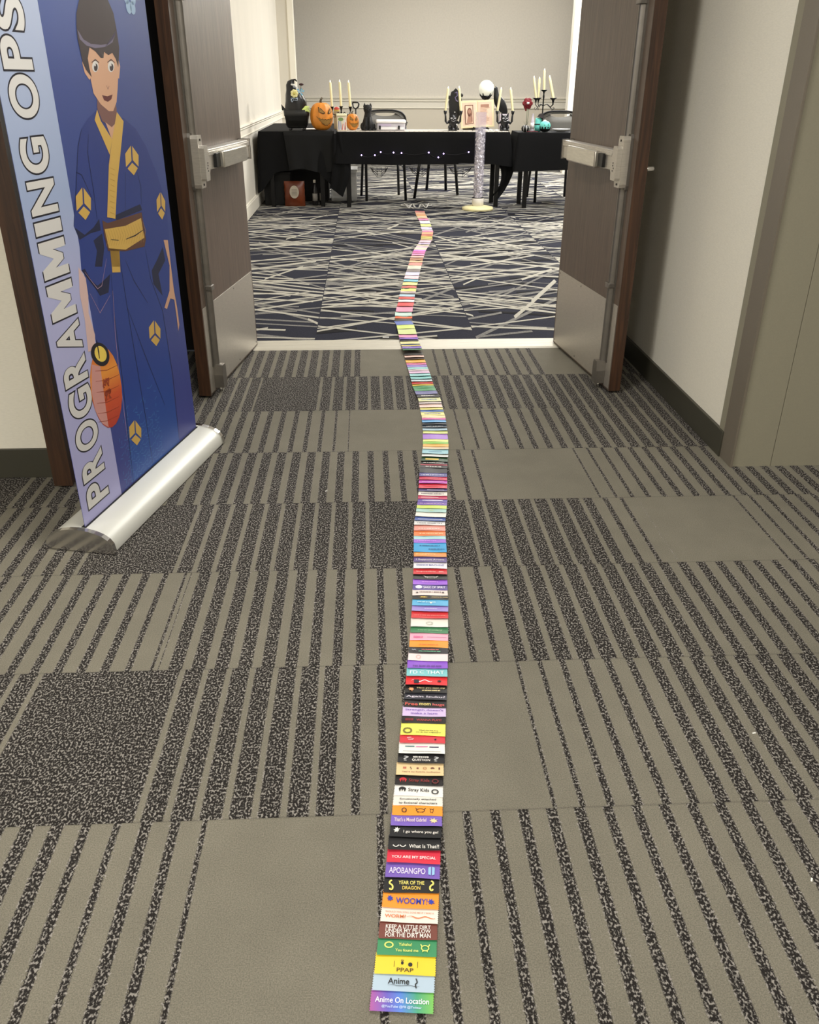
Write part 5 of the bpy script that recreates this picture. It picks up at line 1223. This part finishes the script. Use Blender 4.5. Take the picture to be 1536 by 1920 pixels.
# rose in the striped pot
def rose():
    Y = 10.02; x = X(986, Y); t = thing('striped_pot', 'small black and white striped pumpkin-shaped pot at the left end of the right table', 'pot', (x, Y, ZT+.008))
    b = MB(); n = 48; k1, k2 = black, mat('white_pot_stripe', (232, 230, 224), .5)
    prof = [(.02, 0), (.040, .008), (.050, .03), (.046, .052), (.028, .066), (.012, .068)]
    for s_ in range(n):
        m = k2 if s_ % 6 == 0 else k1; a0, a1 = 2*math.pi*s_/n, 2*math.pi*(s_+1)/n
        b.grid([[(r_*math.cos(a)*(1-.08*abs(math.cos(a*4))), r_*math.sin(a)*(1-.08*abs(math.cos(a*4))), z) for a in (a0, a1)] for r_, z in prof], m)
    b.face([(.012*math.cos(a*.6), .012*math.sin(a*.6), .068) for a in range(10)], k1); b.build('body', t, keepn=False)
    zr = Z(194, Y, 989)-ZT-.008
    f = thing('artificial_rose', 'dark red rose with a white eyeball centre, standing in the striped pot', 'flower', (x, Y, ZT+.074)); z0 = zr-.066
    b = MB(); gm = mat('pale_green_stem', (150, 156, 130), .6); b.tube([(0, 0, -.01), (.004, 0, z0*.5), (0, 0, z0-.03)], .004, gm); b.tube([(.01, .004, -.01), (.022, 0, z0*.5), (.018, 0, z0-.03)], .003, gm); b.build('stem', f)
    b = MB(); dg = mat('dark_leaf', (52, 60, 44), .6)
    for s_ in (-1, 1): b.grid([[(0, -.004, 0), (0, .004, 0)], [(s_*.018, -.008, .022), (s_*.018, .008, .022)], [(s_*.034, 0, .045), (s_*.034, 0, .045)]], dg)
    b.build('leaf', f, keepn=True)
    b = MB(); rd = mat('dark_red_petals', (120, 18, 30), .6); rr = random.Random(6)
    for ring_, (nn, rad, sz_) in enumerate(((6, .032, .026), (6, .022, .022), (4, .012, .018))):
        for k in range(nn): a = 2*math.pi*k/nn+ring_*.5; b.ball((rad*math.cos(a)+.004, -.012*ring_+.0, z0+rad*math.sin(a)*1.05), sz_, rd, n=10, s=(1, .5, 1))
    b.ball((-.012, -.0, z0-.055), .014, rd, n=8, s=(.8, .6, 1.5)); b.build('petals', f)
    b = MB(); b.ball((.002, -.042, z0+.004), .015, mat('white_bead', (226, 226, 226), .4), n=12, s=(1.1, .6, .8)); b.build('eyeball', f, label='white eyeball centre')
rose()
def right_table_things():
    Y = 10.08
    t = thing('glass_bottle', 'slim translucent lilac-white bottle beside the striped pot', 'bottle', (X(998, Y), Y, ZT+.008)); b = MB()
    b.lathe([(.018, 0), (.020, .006), (.020, .10), (.016, .125), (.012, .15), (.012, .175), (.014, .178)], mat('milky_lilac_glass', (222, 214, 226), .2, alpha=.8), n=18); b.build('body', t); b = MB(); b.lathe([(.0205, .03), (.0205, .09)], mat('white_label', (238, 232, 232), .6), n=18); b.build('label_wrap', t)
    teal = mat('turquoise_paint', (110, 208, 196), .5); Y2 = 10.12
    t = thing('turquoise_mug', 'turquoise round mug standing behind the turquoise pumpkin', 'mug', (X(1009, Y2), Y2, ZT+.008)); b = MB()
    b.lathe([(.022, 0), (.036, .012), (.042, .04), (.040, .07), (.034, .09), (.036, .12), (.028, .135), (.010, .135)], teal, n=24); b.build('body', t); b = MB(); b.lathe([(.0425, .068), (.0425, .078)], black, n=24); b.build('band', t)
    h = thing('small_witch_hat', 'small black-brown crumpled hat tipped over the turquoise mug', 'hat', (X(1013, Y2), Y2-.005, ZT+.008+.137)); b = MB(); hm = mat('black_brown_felt', (34, 26, 26), .8)
    rows = [[((.050*k_+.0)*math.cos(2*math.pi*i/16)+dx, .045*k_*math.sin(2*math.pi*i/16), z-.25*(.05*k_*math.cos(2*math.pi*i/16))) for i in range(16)] for k_, dx, z in ((1, 0, 0), (.72, 0, .004), (.62, .0, .02), (.45, .004, .034), (.28, .012, .042), (.1, .022, .040), (.02, .028, .034))]
    b.grid(rows, hm, close_u=True); b.build('crown', h)
    Y3 = 9.99; t = thing('turquoise_pumpkin', 'small turquoise pumpkin with black drips and a white cap on the right table', 'pumpkin', (X(1022, Y3), Y3, ZT+.008)); b = MB(); prof = []
    for k in range(13): a = math.pi*k/12; prof.append((max(.002, .062*math.sin(a)**.75), .112*(.5-.5*math.cos(a))))
    b.lathe(prof, teal, n=48, lobes=8, la=-.06); b.build('body', t)
    b = MB()
    for k in range(24):
        a0, a1 = 2*math.pi*k/24, 2*math.pi*(k+1)/24; tp = .040+(.016 if k % 2 else -.004)
        b.grid([[((max(.01, .062*math.sin(math.acos(1-2*z/.112))**.75)+.0015)*math.cos(a), (max(.01, .062*math.sin(math.acos(1-2*z/.112))**.75)+.0015)*math.sin(a), z) for a in (a0, a1)] for z in (.004, .014, .026, tp)], black)
    b.build('black_drips', t, keepn=False)
    b = MB(); b.ball((-.006, 0, .108), .020, mat('white_cap', (232, 226, 214), .5), n=12, s=(1, 1, .7)); b.build('cap', t)
    for u, v, s_ in ((-.016, .074, .006), (.024, .076, .006), (.008, .058, .005)):
        b = MB(); b.prism([(u-s_, v-s_), (u+s_, v-s_), (u, v+s_)], black, -.004, o=(0, -.055, 0)); b.build('face_spot', t)
    Y4 = 10.27; xc = X(1015.5, Y4); zc = Z(169, Y4, 1017)-ZT-.008
    t = thing('candelabra', 'tall black branching candelabra with five candles on the right table', 'candle holder', (xc, Y4, ZT+.008)); b = MB()
    b.lathe([(.055, 0), (.058, .008), (.02, .02), (.008, .05), (.009, .14), (.012, .15), (.007, .16), (.008, zc-.09), (.011, zc-.06), (.006, zc-.03)], blackmetal, n=16); b.build('stem', t)
    zs = Z(184, Y4, 1017)-ZT-.008; za = zs-.03
    cups = [(0, 0, zc, 'the tallest middle candle of the five-candle candelabra', 128, 1021), (X(1001, Y4)-xc, -.02, zs, 'leftmost candle of the five-candle candelabra', 142, 1000), (X(1008, Y4)-xc, .06, zs, 'thin candle left of the tallest one on the right table', 144, 1014), (X(1032, Y4)-xc, -.03, zs, 'thick-looking candle just right of the tallest one', 141, 1028), (X(1036, Y4)-xc, .05, zs, 'rightmost candle of the five-candle candelabra', 141, 1031)]
    for k, (dx, dy, z, lab, yt, pxt) in enumerate(cups):
        b = MB(); b.lathe([(.005, -.045), (.009, -.03), (.012, -.018), (.037, .0), (.038, .003), (.012, -.006)], blackmetal, c=(dx, dy, z), n=16)
        if k: b.tube([(0, 0, za-.045), (dx*.4, dy*.4, za-.03), (dx*.75, dy*.75, za-.06), (dx, dy, za-.035), (dx, dy, z-.03)], .0045, blackmetal); b.tube([(dx*.75, dy*.75, za-.06), (dx*.95, dy*.9, za-.09), (dx*1.15, dy, za-.075), (dx*1.05, dy, za-.06)], .003, blackmetal)
        b.build('candle_cup', t)
        z0 = ZT+.008+z-.004; z1 = Z(yt, Y4, 1020); candle(xc+dx, Y4+dy, z0, z1, (X(pxt, Y4, yt)-(xc+dx))/(z1-z0)*(.9 if k else .8), lab, r=.013)
    b = MB(); b.lathe([(.02, 0), (.05, .004), (.095, .024), (.10, .030), (.094, .028), (.03, .008)], mat('white_dish', (244, 242, 238), .4), n=28, sx=1.0, sy=.7); o = b.build('white_dish', loc=(X(1052, 10.08), 10.06, ZT+.008)); o['label'] = 'shallow white dish on the right table beside the door'; o['category'] = 'dish'
    b = MB(); b.tube([(-.06, -.02, 0), (-.02, -.04, .003), (.03, -.02, .003), (.06, -.03, 0)], .004, mat('dark_red_cord', (110, 44, 52), .6)); o = b.build('red_pen', loc=(X(999, 9.97), 9.985, ZT+.013)); o['label'] = 'thin dark red stick lying beside the striped pot'; o['category'] = 'pen'
right_table_things()

# ------------------------------------------------------------------ things under the tables
def under():
    b = MB(); bag = mat('orange_candy_bag', (108, 48, 20), .35, noise=(6, .35)); Y = 10.12; x = X(552, Y, 350); n = 12; rows = []
    for j in range(9):
        v = j/8; th = .05*math.sin(math.pi*min(1, v*1.02+.02))**.5; rows.append([(.115*math.cos(2*math.pi*i/24)*(1+.02*math.sin(j*3+i)), th*math.sin(2*math.pi*i/24), .005+.265*v) for i in range(24)])
    t = thing('candy_bag', 'orange glossy sweets bag with a pale oval label under the left table', 'bag', (x, Y, 0)); b.grid(rows, bag, close_u=True); b.build('pouch', t)
    b = MB(); b.face([(.052*math.cos(a*.3), -.0535, .16+.068*math.sin(a*.3)) for a in range(21)], mat('pale_oval_label', (176, 166, 148), .5))
    for k in range(5): b.face([(-.03, -.0545, .125+.014*k), (.03, -.0545, .125+.014*k), (.03, -.0545, .130+.014*k), (-.03, -.0545, .130+.014*k)], mat('label_grey_lines', (110, 104, 96), .6))
    b.build('oval_label', t, keepn=True)
    for k, (px, dy, lab) in enumerate(((590, .0, 'small dark bottle with a grey label under the left table'), (603, .05, 'small dark bottle behind its neighbour under the left table'))):
        t = thing('dark_bottle', lab, 'bottle', (X(px, 10.2, 350), 10.2+dy, 0), 0, 'bottles under the left table'); b = MB(); b.lathe([(.026, 0), (.028, .01), (.028, .17), (.012, .21), (.012, .25), (.014, .252)], mat('dark_glass', (30, 28, 30), .15), n=16); b.build('body', t)
        b = MB(); b.lathe([(.0285, .05), (.0285, .13)], mat('grey_label', (150, 146, 140), .6), n=16); b.build('label_wrap', t); b = MB(); b.lathe([(.0145, .245), (.0145, .275), (.004, .276)], mat('white_cap', (232, 226, 214), .5), n=12); b.build('cap', t)
    b = MB(); b.box((-.15, -.17, 0), (.15, .17, .36), mat('black_tote_crate', (10, 10, 10), .7), .01); b.box((-.16, -.18, .33), (.16, .18, .36), mat('black_tote_crate', (10, 10, 10), .7), .006); o = b.build('storage_crate', loc=(-1.0, 10.36, 0)); o['label'] = 'black storage crate under the wall end of the left table'; o['category'] = 'crate'
    b = MB(); b.box((-.22, -.2, 0), (.22, .2, .40), mat('black_tote_crate', (10, 10, 10), .7), .01); b.box((-.225, -.21, .37), (.225, .21, .40), mat('black_tote_crate', (10, 10, 10), .7), .006); o = b.build('storage_crate', loc=(-.66, 10.80, 0)); o['label'] = 'black storage crate behind the orange sweets bag'; o['category'] = 'crate'
    # clear tote between the left and centre tables
    t = thing('clear_tote', 'translucent plastic tote on the carpet between the left and centre tables', 'storage box', (X(648, 10.55, 350)-.02, 10.74, 0)); pl = mat('translucent_tote', (214, 214, 212), .3, alpha=.55)
    b = MB(); b.box((-.15, -.2, 0), (.15, .2, .33), pl, .015); b.build('body', t); b = MB(); b.box((-.165, -.215, .33), (.165, .215, .355), mat('frosted_lid', (226, 226, 224), .4, alpha=.8), .008); b.build('lid', t)
under()

# ------------------------------------------------------------------ small things on the hall carpet
def litter():
    p = gp(738, 636, .008); t = thing('ballpoint_pen', 'dark pen with a white clip lying across the threshold beside the ribbons', 'pen', (p.x-.005, p.y, .0125), -.04); b = MB()
    b.tube([(-.075, 0, 0), (-.068, 0, 0), (.06, 0, 0), (.085, 0, 0)], [.002, .0048, .0048, .002], mat('dark_pen_barrel', (60, 58, 54), .4)); b.build('barrel', t); b = MB(); b.box((-.055, -.004, .004), (-.02, .004, .008), mat('white_bead', (226, 226, 226), .4)); b.build('clip', t)
    for px, py, rz, lab in ((612, 921, .6, 'tiny white paper scrap on the carpet left of the ribbon chain'), (1414, 1375, .2, 'tiny pale scrap on the stained carpet at the right'), (1522, 1650, 1.0, 'tiny white crumb by the right edge of the carpet')):
        q = gp(px, py); b = MB(); b.M = Matrix.Rotation(rz, 4, 'Z'); b.box((-.004, -.0015, 0), (.004, .0015, .001), mat('white_paper', (240, 238, 232), .7)); o = b.build('paper_scrap', loc=(q.x, q.y, .0005)); o['label'] = lab; o['category'] = 'scrap'; o['group'] = 'scraps on the carpet'
litter()
